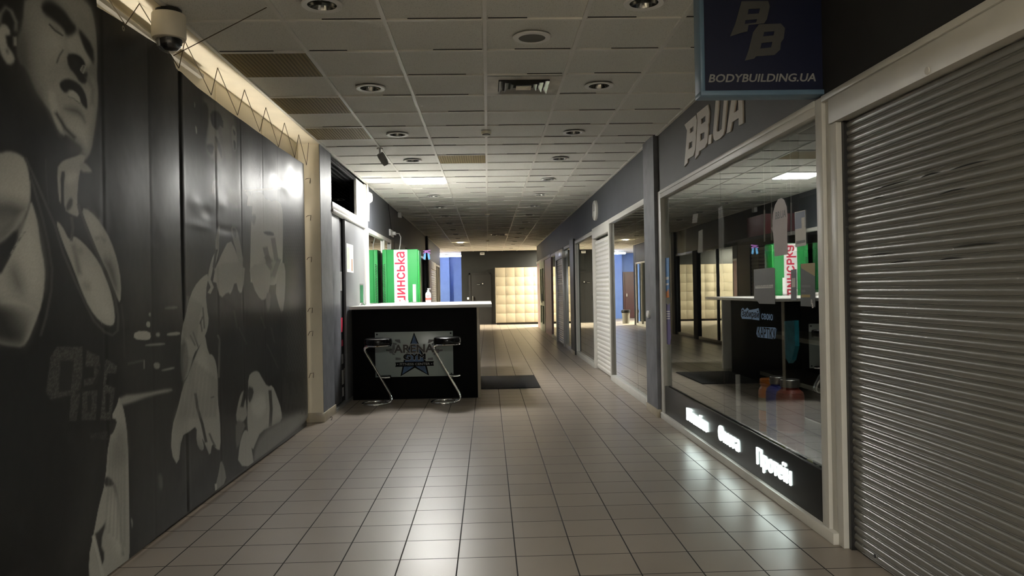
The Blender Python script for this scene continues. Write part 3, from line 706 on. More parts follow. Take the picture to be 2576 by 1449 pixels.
# ================================================================== banner with its print
NY, NZ = 700, 520
ys = np.linspace(2.2, 8.25, NY); 
kt = np.array([(2.2, 2.90), (3.853, 2.87), (3.857, 2.815), (4.70, 2.865), (4.80, 2.85), (4.86, 2.80), (5.21, 2.772), (6.03, 2.751), (7.16, 2.737), (8.25, 2.75)])
kb = np.array([(2.2, 0.02), (4.1, 0.02), (5.5, 0.045), (7.6, 0.06), (8.0, 0.075), (8.15, 0.10), (8.25, 0.2)])
zt = np.interp(ys, kt[:, 0], kt[:, 1]); zb = np.interp(ys, kb[:, 0], kb[:, 1])
uu = np.linspace(0, 1, NZ)
Yg = np.repeat(ys[:, None], NZ, 1); Zg = zb[:, None]+(zt-zb)[:, None]*uu[None, :]
img = np.full((NY, NZ), 0.009)
P0 = lambda pts, s, ox, oy: [(ox+a/s, oy+b/s) for a, b in pts]
def to_b(pts): return np.array([on_x(a, b, XBN) for a, b in pts])
def sdist(q, yy, zz):
    n = len(q); inside = np.zeros(yy.shape, bool); dm = np.full(yy.shape, 1e9)
    for i in range(n):
        a = q[i]; b = q[(i+1) % n]
        e = b-a; L2 = max((e*e).sum(), 1e-12)
        t = np.clip(((yy-a[0])*e[0]+(zz-a[1])*e[1])/L2, 0, 1)
        dm = np.minimum(dm, (yy-a[0]-t*e[0])**2+(zz-a[1]-t*e[1])**2)
        c = (a[1] > zz) != (b[1] > zz)
        with np.errstate(divide='ignore', invalid='ignore'):
            inside ^= c & (yy < (b[0]-a[0])*(zz-a[1])/(b[1]-a[1]+1e-15)+a[0])
    d = np.sqrt(dm); return np.where(inside, -d, d)
def smoothpoly(q, it=2):
    for _ in range(it):
        r = []
        for i in range(len(q)):
            a, b = q[i], q[(i+1) % len(q)]
            r += [0.75*a+0.25*b, 0.25*a+0.75*b]
        q = np.array(r)
    return q
def paint(pts, val, feather=0.012, alpha=1.0, grad=None, rnd=1, tex=0.0):
    """grad = ((px,py,val),(px,py,val)) in the same trace coordinates"""
    if feather < 0.045: feather = max(0.004, feather*0.6)
    q = to_b(pts)
    if rnd: q = smoothpoly(q, rnd)
    m = feather*1.5+0.01
    iy0 = max(0, np.searchsorted(ys, q[:, 0].min()-m)); iy1 = min(NY, np.searchsorted(ys, q[:, 0].max()+m))
    if iy1 <= iy0: return
    yy = Yg[iy0:iy1]; zz = Zg[iy0:iy1]
    zr = (zz > q[:, 1].min()-m) & (zz < q[:, 1].max()+m); cols = np.where(zr.any(0))[0]
    if len(cols) == 0: return
    j0, j1 = cols[0], cols[-1]+1
    yy = yy[:, j0:j1]; zz = zz[:, j0:j1]
    d = sdist(q, yy, zz)
    a = np.clip(0.5-d/(2*feather), 0, 1); a = a*a*(3-2*a)*alpha
    v = val
    if grad is not None:
        (ax, ay, av), (bx, by, bv) = grad
        A, B = to_b([(ax, ay), (bx, by)]); e = B-A
        t = np.clip(((yy-A[0])*e[0]+(zz-A[1])*e[1])/(e*e).sum(), 0, 1); v = av+(bv-av)*t
    if tex: v = v*(1+tex*(rngb.random(yy.shape)-0.5)*2)
    sub = img[iy0:iy1, j0:j1]; img[iy0:iy1, j0:j1] = sub*(1-a)+v*a
def line(pts, wpx, val, feather=0.004, alpha=1.0):
    """thin stroke in the trace coordinates, wpx wide"""
    q = [Vector(p) for p in pts]; L, Rr = [], []
    for i, p in enumerate(q):
        t = (q[min(i+1, len(q)-1)]-q[max(i-1, 0)]).normalized(); n = Vector((-t.y, t.x))*wpx/2
        L.append((p+n)[:]); Rr.append((p-n)[:])
    paint(L+Rr[::-1], val, feather, alpha, rnd=0)
rngb = np.random.default_rng(3)
F1 = lambda pts: P0(pts, 3.219, 0, 0)
C2 = lambda pts: P0(pts, 2.897, 0, 400)
C3 = lambda pts: P0(pts, 2.303, 60, 820)
C4 = lambda pts: P0(pts, 3.018, 420, 220)
C5 = lambda pts: P0(pts, 2.5875, 400, 680)
g1 = lambda a, va, b, vb, s, ox, oy: ((ox+a[0]/s, oy+a[1]/s, va), (ox+b[0]/s, oy+b[1]/s, vb))
# background tone right of the first figure
paint([(262, -100), (800, 200), (800, 1100), (330, 1500), (300, 900), (320, 800), (300, 600), (255, 400)], 0.014, 0.05)
paint([(300, 830), (440, 840), (440, 1300), (330, 1420), (325, 1000)], 0.035, 0.15, 0.8)
# head of the first figure
paint(F1([(195, -60), (620, -30), (720, 50), (745, 120), (770, 260), (785, 440), (778, 620), (792, 730), (785, 850), (760, 1050), (735, 1230), (680, 1310), (560, 1330), (640, 1240), (660, 1200), (600, 1150), (530, 1080), (500, 1110), (450, 1000), (400, 900), (340, 830), (280, 740), (210, 560), (140, 500), (125, 330), (180, 200)]), 0.13, 0.02)
paint(F1([(125, 200), (250, 210), (300, 420), (290, 640), (360, 800), (300, 900), (200, 700), (90, 520), (80, 300)]), 0.06, 0.16, 0.9)
paint(F1([(300, 60), (380, 170), (500, 295), (530, 310), (520, 420), (450, 520), (430, 640), (380, 720), (310, 640), (270, 420), (250, 200)]), 0.21, 0.13)
paint(F1([(380, 210), (500, 300), (525, 400), (450, 480), (380, 420)]), 0.27, 0.09)
paint(F1([(430, -60), (620, -40), (720, 50), (745, 130), (765, 280), (740, 340), (660, 240), (600, 200), (540, 90)]), 0.20, 0.07)
paint(F1([(370, 720), (440, 620), (470, 540), (530, 560), (600, 640), (680, 700), (740, 640), (770, 760), (770, 900), (745, 1050), (700, 1220), (640, 1160), (520, 1040), (470, 950), (490, 1090), (440, 980), (400, 900), (365, 800)]), 0.21, 0.05)
paint(F1([(520, 1000), (600, 960), (680, 1000), (700, 1150), (640, 1140), (560, 1060)]), 0.28, 0.07)
paint(F1([(375, 760), (420, 720), (460, 860), (500, 1060), (470, 1060), (420, 950)]), 0.26, 0.03)
paint(F1([(535, 300), (600, 262), (640, 300), (690, 420), (735, 500), (700, 545), (650, 480), (560, 430), (530, 380)]), 0.25, 0.03)
paint(F1([(320, 40), (370, 0), (440, 30), (520, 100), (565, 170), (612, 220), (590, 280), (530, 296), (500, 230), (420, 165), (340, 110)]), 0.018, 0.035)
paint(F1([(380, 180), (450, 210), (500, 290), (440, 260), (400, 225)]), 0.15, 0.02)
line(F1([(385, 195), (430, 245), (500, 290)]), 3, 0.02, 0.008)
paint(F1([(625, 235), (665, 265), (745, 370), (758, 520), (720, 470), (668, 380)]), 0.02, 0.03)
paint(F1([(600, 90), (700, 150), (760, 300), (700, 260)]), 0.14, 0.05, 0.6)
line(F1([(500, 405), (470, 450), (447, 510)]), 3, 0.03, 0.015)
paint(F1([(528, 440), (600, 430), (660, 465), (692, 530), (640, 560), (672, 600), (705, 580), (695, 680), (640, 670), (600, 600), (545, 545)]), 0.015, 0.018)
line(F1([(645, 570), (665, 592), (688, 540), (665, 530), (645, 565)]), 3, 0.22, 0.006)
paint(F1([(470, 665), (530, 632), (600, 655), (655, 700), (695, 780), (706, 898), (650, 840), (630, 775), (560, 720), (520, 762), (475, 712)]), 0.015, 0.018)
paint(F1([(535, 778), (568, 725), (632, 772), (648, 840), (590, 812)]), 0.28, 0.012)
line(F1([(540, 780), (590, 800), (640, 840)]), 2, 0.06, 0.008)
paint(F1([(490, 870), (600, 862), (665, 915), (692, 1010), (640, 935), (560, 915)]), 0.09, 0.04)
line(F1([(440, 910), (470, 960), (520, 1040), (600, 1120)]), 8, 0.03, 0.03)
line(F1([(700, 620), (745, 720), (740, 850)]), 10, 0.12, 0.03, 0.8)
paint(F1([(560, 1130), (640, 1160), (670, 1220), (620, 1260), (540, 1210)]), 0.05, 0.05)
# ear
paint(F1([(5, 200), (50, 200), (85, 260), (60, 320), (50, 360), (100, 430), (120, 490), (70, 530), (20, 460), (0, 400), (-30, 300)]), 0.22, 0.02)
line(F1([(-5, 190), (8, 110), (45, 60), (90, 90), (128, 180), (125, 250)]), 8, 0.12, 0.02)
paint(F1([(40, 280), (80, 290), (100, 340), (100, 410), (60, 360)]), 0.02, 0.02); paint(F1([(45, 395), (70, 400), (70, 440), (50, 430)]), 0.08, 0.02)
line(F1([(118, 300), (120, 370)]), 7, 0.18, 0.01)
# shoulder and chest
paint(C2([(-200, -40), (0, -40), (60, -60), (130, -40), (180, 0), (205, 100), (218, 200), (212, 345), (140, 470), (40, 600), (-200, 700)]), 0.22, 0.02, grad=g1((0, 0), 0.18, (100, 260), 0.25, 2.897, 0, 400))
paint(C2([(-200, 300), (60, 285), (140, 320), (205, 352), (130, 500), (20, 640), (-200, 720)]), 0.07, 0.05)
paint(C2([(-200, 420), (80, 400), (120, 440), (20, 580), (-200, 640)]), 0.13, 0.06, 0.7)
paint(C2([(220, 300), (245, 370), (270, 480), (285, 620), (318, 780), (318, 900), (300, 1060), (250, 1200), (190, 1350), (130, 1380), (-200, 1300), (-200, 900), (0, 830), (60, 740), (150, 560), (200, 400)]), 0.20, 0.015)
paint(C2([(160, 480), (230, 450), (270, 620), (300, 800), (280, 960), (180, 900), (130, 760)]), 0.26, 0.08)
paint(C2([(-200, 700), (0, 640), (130, 500), (120, 600), (60, 730), (0, 860), (-200, 900)]), 0.012, 0.02)
for k in range(7): line(C2([(60+k*18, 720-k*30), (130+k*9, 590-k*10)]), 2.5, 0.20 if k % 2 else 0.05, 0.008, 0.8)
paint(C2([(60, 800), (110, 760), (170, 900), (160, 1000), (90, 930)]), 0.10, 0.06)
paint(C2([(-200, 1060), (60, 1045), (180, 1070), (265, 1110), (190, 1350), (130, 1380), (-200, 1300)]), 0.05, 0.05, grad=g1((200, 1060), 0.15, (60, 1260), 0.03, 2.897, 0, 400))
paint(C2([(0, 1040), (60, 1040), (180, 1065), (265, 1100), (180, 1050), (60, 1020)]), 0.24, 0.03, 0.7)
# neck
paint(C2([(405, 70), (440, 20), (480, 0), (620, -40), (600, 40), (570, 100), (552, 320), (575, 425), (510, 405), (460, 370), (455, 200), (470, 90), (430, 90), (438, 330), (420, 300)]), 0.19, 0.012)
paint(C2([(575, 30), (610, 20), (660, 75), (665, 100), (580, 95)]), 0.15, 0.02)
paint(C2([(500, 280), (525, 290), (520, 350), (480, 385), (470, 350)]), 0.05, 0.02); paint(C2([(470, 100), (555, 90), (550, 160), (475, 190)]), 0.26, 0.04)
# chest inside the neckline
paint(C2([(395, 445), (440, 480), (500, 600), (520, 560), (560, 575), (640, 650), (720, 760), (770, 880), (810, 1000), (832, 1130), (828, 1205), (790, 1218), (720, 1180), (650, 1090), (590, 960), (530, 800), (450, 610)]), 0.22, 0.010)
paint(C2([(590, 760), (700, 760), (780, 960), (820, 1150), (760, 1170), (660, 1050), (600, 900)]), 0.27, 0.06)
line(C2([(525, 620), (545, 700), (575, 840)]), 12, 0.10, 0.03, 0.8); paint(C2([(530, 640), (600, 650), (600, 700), (545, 690)]), 0.14, 0.03, 0.8)
paint(C2([(590, 900), (650, 890), (660, 960), (610, 960)]), 0.14, 0.04, 0.7)
line(C2([(512, 420), (525, 500), (512, 600)]), 8, 0.07, 0.015)
paint(C2([(585, 352), (650, 378), (732, 470), (800, 590), (850, 740), (878, 900), (872, 1065), (835, 980), (770, 820), (690, 640), (630, 500)]), 0.20, 0.012)
paint(C2([(620, 390), (700, 440), (740, 560), (690, 600), (640, 500)]), 0.26, 0.05)
paint(C2([(750, 720), (820, 740), (860, 960), (830, 960), (770, 800)]), 0.08, 0.05)
line(C2([(690, 580), (730, 570), (760, 600)]), 8, 0.12, 0.02, 0.7)
# piping of the vest
line(C2([(180, -10), (260, 170), (330, 340), (390, 480), (450, 680), (540, 890), (620, 1060), (680, 1180), (760, 1262), (815, 1285), (852, 1250), (856, 1150), (830, 990), (770, 830), (700, 680), (620, 480), (562, 330)]), 6.5, 0.055, 0.008)
line(C2([(215, 120), (250, 240), (305, 440), (345, 620), (372, 800), (366, 960), (330, 1150), (290, 1290)]), 6.5, 0.05, 0.008)
line(C2([(325, 0), (330, 170), (345, 330)]), 3, 0.035, 0.01); line(C2([(880, 1060), (895, 1200), (905, 1449)]), 4, 0.04, 0.02)
# block numerals printed on the vest
def numeral(out, holes, v=0.055):
    for k in range(26):
        pass
    paint(C3(out), v, 0.006, 0.9, rnd=0, tex=0.5)
    for h in holes: paint(C3(h), 0.018, 0.006, rnd=0)
numeral([(185, 120), (335, 120), (335, 260), (322, 400), (300, 550), (258, 550), (268, 400), (150, 425), (124, 380), (150, 180)], [[(208, 200), (285, 200), (268, 372), (196, 385)]])
numeral([(360, 140), (432, 175), (440, 250), (420, 330), (345, 352), (345, 310), (402, 300), (402, 235), (352, 235)], [])
numeral([(336, 378), (422, 372), (412, 545), (332, 545)], [[(365, 400), (392, 400), (386, 500), (362, 500)]])
numeral([(470, 190), (538, 232), (530, 275), (482, 272), (470, 340), (525, 360), (500, 545), (440, 545)], [[(470, 390), (500, 390), (488, 500), (466, 500)]], 0.065)
paint(C3([(375, 625), (480, 610), (485, 660), (385, 655)]), 0.05, 0.01, 0.7, rnd=0, tex=0.8)
line(C3([(300, 390), (400, 350), (440, 260), (420, 235)]), 8, 0.016, 0.01)
paint(C3([(330, 600), (480, 650), (470, 820), (430, 1000), (400, 1200), (330, 1400), (200, 1449), (330, 1000)]), 0.035, 0.12, 0.7)
# trousers
paint(C3([(548, 400), (580, 500), (598, 640), (606, 900), (612, 1300), (604, 1365), (560, 1460), (380, 1520), (372, 1340), (400, 1210), (415, 1130), (432, 1040), (470, 900), (488, 650), (535, 545), (500, 530), (540, 450)]), 0.20, 0.008)
paint(C3([(490, 545), (540, 540), (520, 610), (495, 640)]), 0.02, 0.01); paint(C3([(470, 870), (500, 880), (525, 920), (500, 930), (462, 930)]), 0.03, 0.015)
line(C3([(520, 920), (540, 1010), (555, 1180), (570, 1330)]), 8, 0.10, 0.015); paint(C3([(400, 1210), (440, 1180), (480, 1120), (440, 1260), (470, 1330), (440, 1420), (410, 1300)]), 0.03, 0.02)
paint(C3([(470, 1060), (530, 960), (560, 1150), (570, 1340), (520, 1280)]), 0.27, 0.05); line(C3([(400, 1215), (425, 1320), (455, 1449)]), 9, 0.24, 0.01)
paint(C3([(545, 560), (590, 620), (600, 760), (560, 820), (500, 820), (500, 720)]), 0.12, 0.06, 0.8)
# stray lights in the print's background
paint([(338, 833), (378, 833), (380, 852), (368, 856), (334, 853)], 0.25, 0.006)
paint([(368, 809), (378, 809), (378, 824), (368, 822)], 0.2, 0.008); paint([(374, 786), (380, 786), (380, 797), (374, 795)], 0.12, 0.01)
paint([(392, 837), (402, 836), (402, 848), (392, 846)], 0.16, 0.012); paint([(420, 838), (455, 834), (455, 843), (420, 845)], 0.2, 0.012)
paint([(365, 866), (415, 862), (415, 868), (365, 871)], 0.15, 0.012); paint([(415, 773), (448, 769), (448, 777), (415, 778)], 0.10, 0.02)
paint([(386, 912), (402, 912), (402, 928), (388, 928)], 0.15, 0.01); paint([(406, 930), (440, 922), (440, 928), (408, 934)], 0.16, 0.012); line([(362, 905), (362, 928)], 4, 0.12, 0.008)
line([(320, 915), (360, 907)], 5, 0.08, 0.015)
paint([(300, 1020), (300, 995), (360, 990), (430, 976), (436, 984), (380, 995), (315, 1018)], 0.16, 0.025); paint([(397, 1190), (408, 1195), (410, 1230), (400, 1232)], 0.10, 0.03)
line([(390, 1130), (400, 1230)], 14, 0.05, 0.06, 0.6); paint([(327, 1300), (334, 1310), (332, 1335)], 0.14, 0.012)
# second figure: face, ear, neck
paint(C4([(275, 55), (330, 60), (450, 150), (525, 230), (530, 480), (545, 640), (560, 780), (500, 900), (430, 700), (380, 600), (335, 540), (300, 470), (312, 330), (325, 250), (290, 170)]), 0.10, 0.05)
paint(C4([(330, 230), (380, 330), (420, 420), (430, 560), (360, 520), (305, 440), (318, 330)]), 0.18, 0.05); paint(C4([(420, 220), (480, 280), (490, 430), (500, 560), (450, 560), (410, 400)]), 0.14, 0.06)
paint(C4([(335, 185), (385, 178), (415, 215), (430, 265), (400, 290), (385, 328), (358, 300), (340, 270)]), 0.012, 0.02)
for k in range(4): line(C4([(405, 240+k*12), (432, 262+k*14)]), 3, 0.012, 0.008)
paint(C4([(275, 100), (320, 140), (318, 250), (290, 420), (270, 300)]), 0.02, 0.03); paint(C4([(305, 430), (365, 430), (350, 520), (310, 480)]), 0.03, 0.03); paint(C4([(365, 350), (415, 440), (425, 560), (385, 450)]), 0.03, 0.03)
paint(C4([(498, 285), (520, 300), (530, 360), (528, 480), (508, 480), (490, 360)]), 0.16, 0.015); paint(C4([(500, 310), (522, 340), (520, 370), (510, 360)]), 0.02, 0.01); paint(C4([(505, 390), (525, 420), (522, 480), (510, 470)]), 0.03, 0.01)
paint(C4([(215, 100), (225, 130), (222, 155), (216, 150)]), 0.12, 0.012); paint(C4([(222, 285), (235, 300), (238, 355), (228, 350)]), 0.15, 0.012)
paint(C4([(345, 720), (385, 690), (390, 760), (350, 830)]), 0.22, 0.03); paint(C4([(450, 860), (480, 760), (520, 800), (560, 740), (570, 900), (520, 920)]), 0.16, 0.05)
paint(C4([(340, 660), (400, 620), (440, 680), (430, 800), (360, 800), (335, 720)]), 0.05, 0.05, 0.6)
paint(C4([(632, 310), (735, 375), (738, 475), (640, 470)]), 0.008, 0.012, rnd=0)
paint(C4([(390, 1050), (410, 1060), (400, 1150), (385, 1260), (370, 1200)]), 0.16, 0.02)
# wrapped fist
paint(C4([(625, 800), (660, 785), (700, 790), (730, 820), (745, 855), (770, 850), (790, 870), (810, 855), (840, 862), (872, 895), (880, 1000), (878, 1300), (868, 1500), (620, 1500), (608, 1380), (605, 1200), (620, 1080)]), 0.24, 0.012)
line(C4([(585, 782), (700, 776), (860, 765)]), 5, 0.30, 0.01); line(C4([(600, 790), (622, 830), (612, 950)]), 8, 0.28, 0.02)
paint(C4([(640, 960), (680, 965), (660, 1060), (632, 1000)]), 0.12, 0.03); paint(C4([(725, 1090), (800, 1095), (815, 1130), (740, 1120)]), 0.05, 0.02)
for k, (a, b) in enumerate([((740, 1210), (780, 1380)), ((800, 1140), (830, 1320)), ((760, 1290), (770, 1440)), ((850, 1300), (800, 1440)), ((745, 1280), (790, 1330))]): line(C4([a, b]), 12, 0.07, 0.025, 0.8)
paint(C4([(700, 1330), (800, 1300), (860, 1340), (800, 1500), (700, 1500)]), 0.11, 0.08, 0.7)
line(C4([(612, 900), (600, 1100), (595, 1380), (600, 1480)]), 22, 0.015, 0.012)
# arm and torso
paint(C4([(490, 1040), (530, 1060), (560, 1200), (580, 1330), (560, 1440), (530, 1250), (500, 1150)]), 0.16, 0.02); paint(C4([(500, 1060), (530, 1080), (525, 1150), (505, 1120)]), 0.05, 0.02)
paint(C4([(480, 1145), (525, 1240), (556, 1370), (575, 1480), (350, 1500), (365, 1400), (400, 1300)]), 0.20, 0.012)
paint(C4([(400, 1140), (395, 1280), (350, 1400), (330, 1460), (315, 1440), (340, 1310), (375, 1240)]), 0.17, 0.012); line(C4([(380, 1230), (365, 1330), (350, 1440)]), 6, 0.03, 0.012)
paint(C5([(360, -40), (560, -60), (545, 140), (520, 150), (500, 60), (470, 160), (450, 140), (402, 188), (375, 80)]), 0.17, 0.02); paint(C5([(580, -40), (725, -40), (715, 140), (690, 190), (660, 195), (610, 110)]), 0.19, 0.02)
paint(C5([(785, -60), (822, -40), (822, 140), (802, 305), (770, 200), (753, 130)]), 0.17, 0.02); paint(C5([(690, 150), (725, 140), (720, 250), (700, 280)]), 0.09, 0.03)
# robe
paint(C5([(290, 40), (330, 18), (308, 150), (318, 260), (330, 330), (310, 420), (260, 505), (232, 540), (200, 660), (166, 728), (150, 640), (148, 440), (165, 350), (190, 220), (230, 110)]), 0.20, 0.010)
line(C5([(345, -20), (330, 60), (350, 110), (330, 150)]), 8, 0.18, 0.01)
for a, b in [((270, 350), (290, 300)), ((290, 240), (300, 380)), ((275, 330), (285, 400)), ((225, 400), (260, 500)), ((205, 420), (240, 490))]: line(C5([a, b]), 4, 0.07, 0.012, 0.8)
line(C5([(160, 480), (155, 600), (165, 720)]), 8, 0.08, 0.03)
paint(C5([(280, 470), (300, 400), (325, 545), (352, 548), (375, 600), (386, 700), (385, 850), (400, 960), (405, 1170), (375, 1165), (350, 1120), (335, 1215), (310, 1150), (280, 1080), (300, 1160), (275, 1180), (245, 1120), (250, 1010), (200, 1050), (150, 1080), (128, 1280), (78, 1190), (85, 1020), (125, 900), (160, 760), (225, 600)]), 0.20, 0.010)
paint(C5([(240, 560), (300, 500), (330, 640), (340, 800), (280, 820), (230, 740)]), 0.25, 0.06); paint(C5([(100, 960), (150, 860), (200, 900), (180, 1020), (110, 1060)]), 0.15, 0.06, 0.8)
line(C5([(240, 800), (255, 900), (285, 1000), (310, 1120)]), 7, 0.04, 0.012); line(C5([(330, 1060), (350, 1110), (370, 1150)]), 5, 0.08, 0.012); line(C5([(340, 830), (362, 822)]), 4, 0.06, 0.008)
line(C5([(385, 420), (398, 450), (392, 700)]), 5, 0.10, 0.008)
paint(C5([(405, 1225), (430, 1290), (442, 1370), (368, 1460), (370, 1400), (390, 1320)]), 0.12, 0.012); line(C5([(372, 1390), (375, 1449)]), 5, 0.22, 0.008)
paint(C5([(150, 1080), (245, 1120), (300, 1170), (330, 1215), (250, 1300), (160, 1449), (150, 1300)]), 0.05, 0.08, 0.8)
for k_ in range(9):
    a_ = 180+k_*22; line(C5([(a_+20, 560+k_*18), (a_-10+k_*3, 760+k_*10), (a_-40+k_*6, 960)]), 9, 0.13, 0.03, 0.55)
for k_ in range(6): line(C5([(190+k_*18, 170+k_*10), (180+k_*16, 300), (170+k_*14, 430+k_*8)]), 7, 0.12, 0.03, 0.5)
paint(C5([(150, 440), (175, 440), (200, 560), (180, 690), (160, 720), (148, 620)]), 0.09, 0.03, 0.7)
for k_ in range(6): line(C3([(500+k_*16, 640+k_*20), (490+k_*18, 900), (470+k_*22, 1180+k_*20)]), 6, 0.12, 0.02, 0.5)
# dark ground behind the knees, knees and feet of the far figure
paint(C5([(405, 200), (560, 180), (700, 290), (830, 260), (830, 640), (760, 760), (580, 650), (560, 800), (500, 960), (420, 960), (400, 500)]), 0.008, 0.06)
for a, b in [((490, 260), (510, 380)), ((520, 370), (570, 480)), ((725, 370), (750, 470)), ((700, 480), (775, 640)), ((660, 300), (690, 380))]: line(C5([a, b]), 4, 0.06, 0.012, 0.7)
paint(C5([(580, 690), (610, 658), (645, 655), (668, 700), (705, 760), (735, 745), (770, 830), (796, 910), (800, 980), (740, 1010), (660, 1050), (630, 1120), (606, 1180), (580, 1080), (572, 960), (578, 800)]), 0.20, 0.02)
paint(C5([(575, 750), (620, 770), (600, 860), (580, 860)]), 0.05, 0.03); paint(C5([(600, 840), (680, 790), (700, 900), (650, 960), (600, 930)]), 0.27, 0.05); line(C5([(720, 780), (728, 900), (722, 1020)]), 8, 0.06, 0.02)
paint(C5([(532, 800), (556, 778), (570, 900), (572, 960), (520, 1010), (500, 960), (512, 880)]), 0.17, 0.02); line(C5([(560, 790), (540, 890)]), 8, 0.03, 0.02)
paint(C5([(565, 1035), (585, 1060), (605, 1180), (620, 1280), (512, 1270), (525, 1130), (545, 1060)]), 0.20, 0.015); paint(C5([(610, 1190), (660, 1060), (800, 960), (960, 900), (1000, 930), (900, 1040), (620, 1290)]), 0.11, 0.06)
paint(C5([(500, 960), (570, 1000), (545, 1050), (520, 1150), (500, 1160)]), 0.09, 0.03)
# mesh fence at the far side
paint(C5([(880, 80), (985, 60), (985, 640), (960, 800), (880, 700), (830, 640), (830, 280)]), 0.018, 0.05, 0.8)
for r in range(15):
    for c in range(7):
        line(C5([(832+c*18+(r % 2)*9, 270+r*26), (838+c*18+(r % 2)*9, 286+r*26), (832+c*18+(r % 2)*9, 296+r*26)]), 2.5, 0.055, 0.006, 0.8)
for r in range(16):
    for c in range(9):
        line(C4([(888+c*17+(r % 2)*8, 930+r*26), (896+c*17+(r % 2)*8, 944+r*26)]), 2.0, 0.06, 0.006, 0.6)
for k in range(14): line(C5([(820+k*13, 700+(k*37) % 120), (815+k*13, 860+(k*53) % 100)]), 6, 0.05, 0.02, 0.6)
paint(C5([(825, 0), (930, -60), (930, 230), (830, 240)]), 0.07, 0.06, 0.6)
hi_ = np.clip((img-0.03)/0.12, 0, 1); img = img*(1+1.15*hi_*hi_*(3-2*hi_))
img = np.clip(img*(0.94+0.12*rngb.random(img.shape)), 0.004, 0.6)
# cloth shape: seams, soft undulation, corner pull
seams = [(3.89, 0.0007), (4.434, 0.0003), (4.912, 0.0016), (5.52, 0.0009), (6.05, 0.0011), (6.62, 0.0007), (7.1, 0.0007)]
dxg = 0.006*np.sin(ys*2.1)[:, None]*(0.4+0.6*uu[None, :])+0.0022*np.sin(ys*9.3+1.0)[:, None]*uu[None, :]
for sy, am in seams: dxg = dxg-am*np.exp(-((ys-sy)/0.016)**2)[:, None]+0.6*am*np.exp(-((ys-sy-0.03)/0.02)**2)[:, None]
for (cy, cz, a, ry, rz) in [(5.1, 2.0, 0.0035, 0.12, 0.05), (5.35, 1.95, -0.0035, 0.1, 0.04), (5.6, 2.05, 0.0035, 0.12, 0.06), (6.9, 2.45, 0.006, 0.2, 0.12), (7.6, 2.55, -0.006, 0.12, 0.08), (7.3, 2.4, 0.005, 0.2, 0.06), (5.7, 1.86, -0.0022, 0.3, 0.03), (5.2, 1.85, 0.0022, 0.25, 0.03)]:
    dxg = dxg+a*np.exp(-((Yg-cy)/ry)**2-((Zg-cz)/rz)**2)
for ya, yb, sl_p in ((4.434, 4.912, 0.034), (4.912, 5.52, 0.006)):
    w_ = np.clip((ys-ya)/0.24, 0, 1)*np.clip((yb-ys)/0.010, 0, 1)
    dxg = dxg-(w_*sl_p*(ys-0.5*(ya+yb)))[:, None]*np.clip(uu[None, :]*1.6, 0.2, 1)
dxg = dxg+0.03*np.exp(-((8.25-Yg)/0.05))*-1.0
Xg = XBN+dxg
verts = np.stack([Xg, Yg, Zg], -1).reshape(-1, 3)
ii = np.arange(NY*NZ).reshape(NY, NZ)
quads = np.stack([ii[:-1, :-1], ii[1:, :-1], ii[1:, 1:], ii[:-1, 1:]], -1).reshape(-1, 4)
me = bpy.data.meshes.new('printed_banner')
me.vertices.add(len(verts)); me.vertices.foreach_set('co', verts.ravel())
me.loops.add(quads.size); me.loops.foreach_set('vertex_index', quads.ravel())
me.polygons.add(len(quads)); me.polygons.foreach_set('loop_start', np.arange(0, quads.size, 4)); me.polygons.foreach_set('loop_total', np.full(len(quads), 4))
me.polygons.foreach_set('use_smooth', np.ones(len(quads), bool)); me.update(calc_edges=True)
ca = me.color_attributes.new('print', 'FLOAT_COLOR', 'POINT')
gcol = img.ravel(); rgba = np.stack([gcol*1.0, gcol*1.0, gcol*0.90, np.ones_like(gcol)], 1)
ca.data.foreach_set('color', rgba.ravel().astype(np.float32))
m, nt, b, N, L = _mat('glossy_printed_vinyl')
at = N.new('ShaderNodeAttribute'); at.attribute_name = 'print'; L.new(at.outputs['Color'], b.inputs['Base Color'])
b.inputs['Roughness'].default_value = 0.37; b.inputs['Specular IOR Level'].default_value = 0.30
no = N.new('ShaderNodeTexNoise'); no.inputs['Scale'].default_value = 5; tcn = N.new('ShaderNodeTexCoord'); L.new(tcn.outputs['Object'], no.inputs['Vector'])
bp = N.new('ShaderNodeBump'); bp.inputs['Strength'].default_value = 0.12; bp.inputs['Distance'].default_value = 0.02; L.new(no.outputs['Fac'], bp.inputs['Height']); L.new(bp.outputs[0], b.inputs['Normal'])
me.materials.append(m)
ban = bpy.data.objects.new('printed_banner', me); COL.objects.link(ban)
tag(ban, 'large glossy banner printed with black and white wrestlers hung along left wall', 'banner')
ey = obj('eyelet', MB().lathe([(0.006, 0), (0.014, 0), (0.014, 0.004), (0.006, 0.004)], (0, 0, 0), 'x', 14), M_metal, ban, local=True); ey.location = (XBN+0.004, 4.13, 2.80)
o = obj('banner_shade_strip', MB().box(-2.0, -1.93, -1, 8.2, 0.0, 0.06), M_blackp); tag(o, 'black strip on the floor standing in for shade under the banner bottom edge', 'shade strip')  # black strip stands in for the shadow gap below the banner

# ================================================================== reception counter
ct = thing('reception_counter', 'black reception counter with white worktop in front of the green machine', 'counter', (-0.9, 11.5, 0))
obj('front_panel', MB().box(-1.772, -0.157, 10.09, 10.13, 0.0, 1.172, 0.002), M_counter, ct)
obj('side_panel', MB().box(-0.197, -0.155, 10.131, 12.35, 0.0, 1.172, 0.002), M_counter, ct)
obj('edge_strip', MB().box(-0.157, -0.118, 10.092, 10.102, 0.0, 1.172, 0.002), M_beige, ct)
obj('inner_panel', MB().box(-1.77, -0.2, 12.95, 13.0, 0.0, 1.172), M_slab, ct)
obj('worktop', MB().box(-1.79, 0.043, 10.03, 13.08, 1.174, 1.214, 0.003), M_slab, ct)
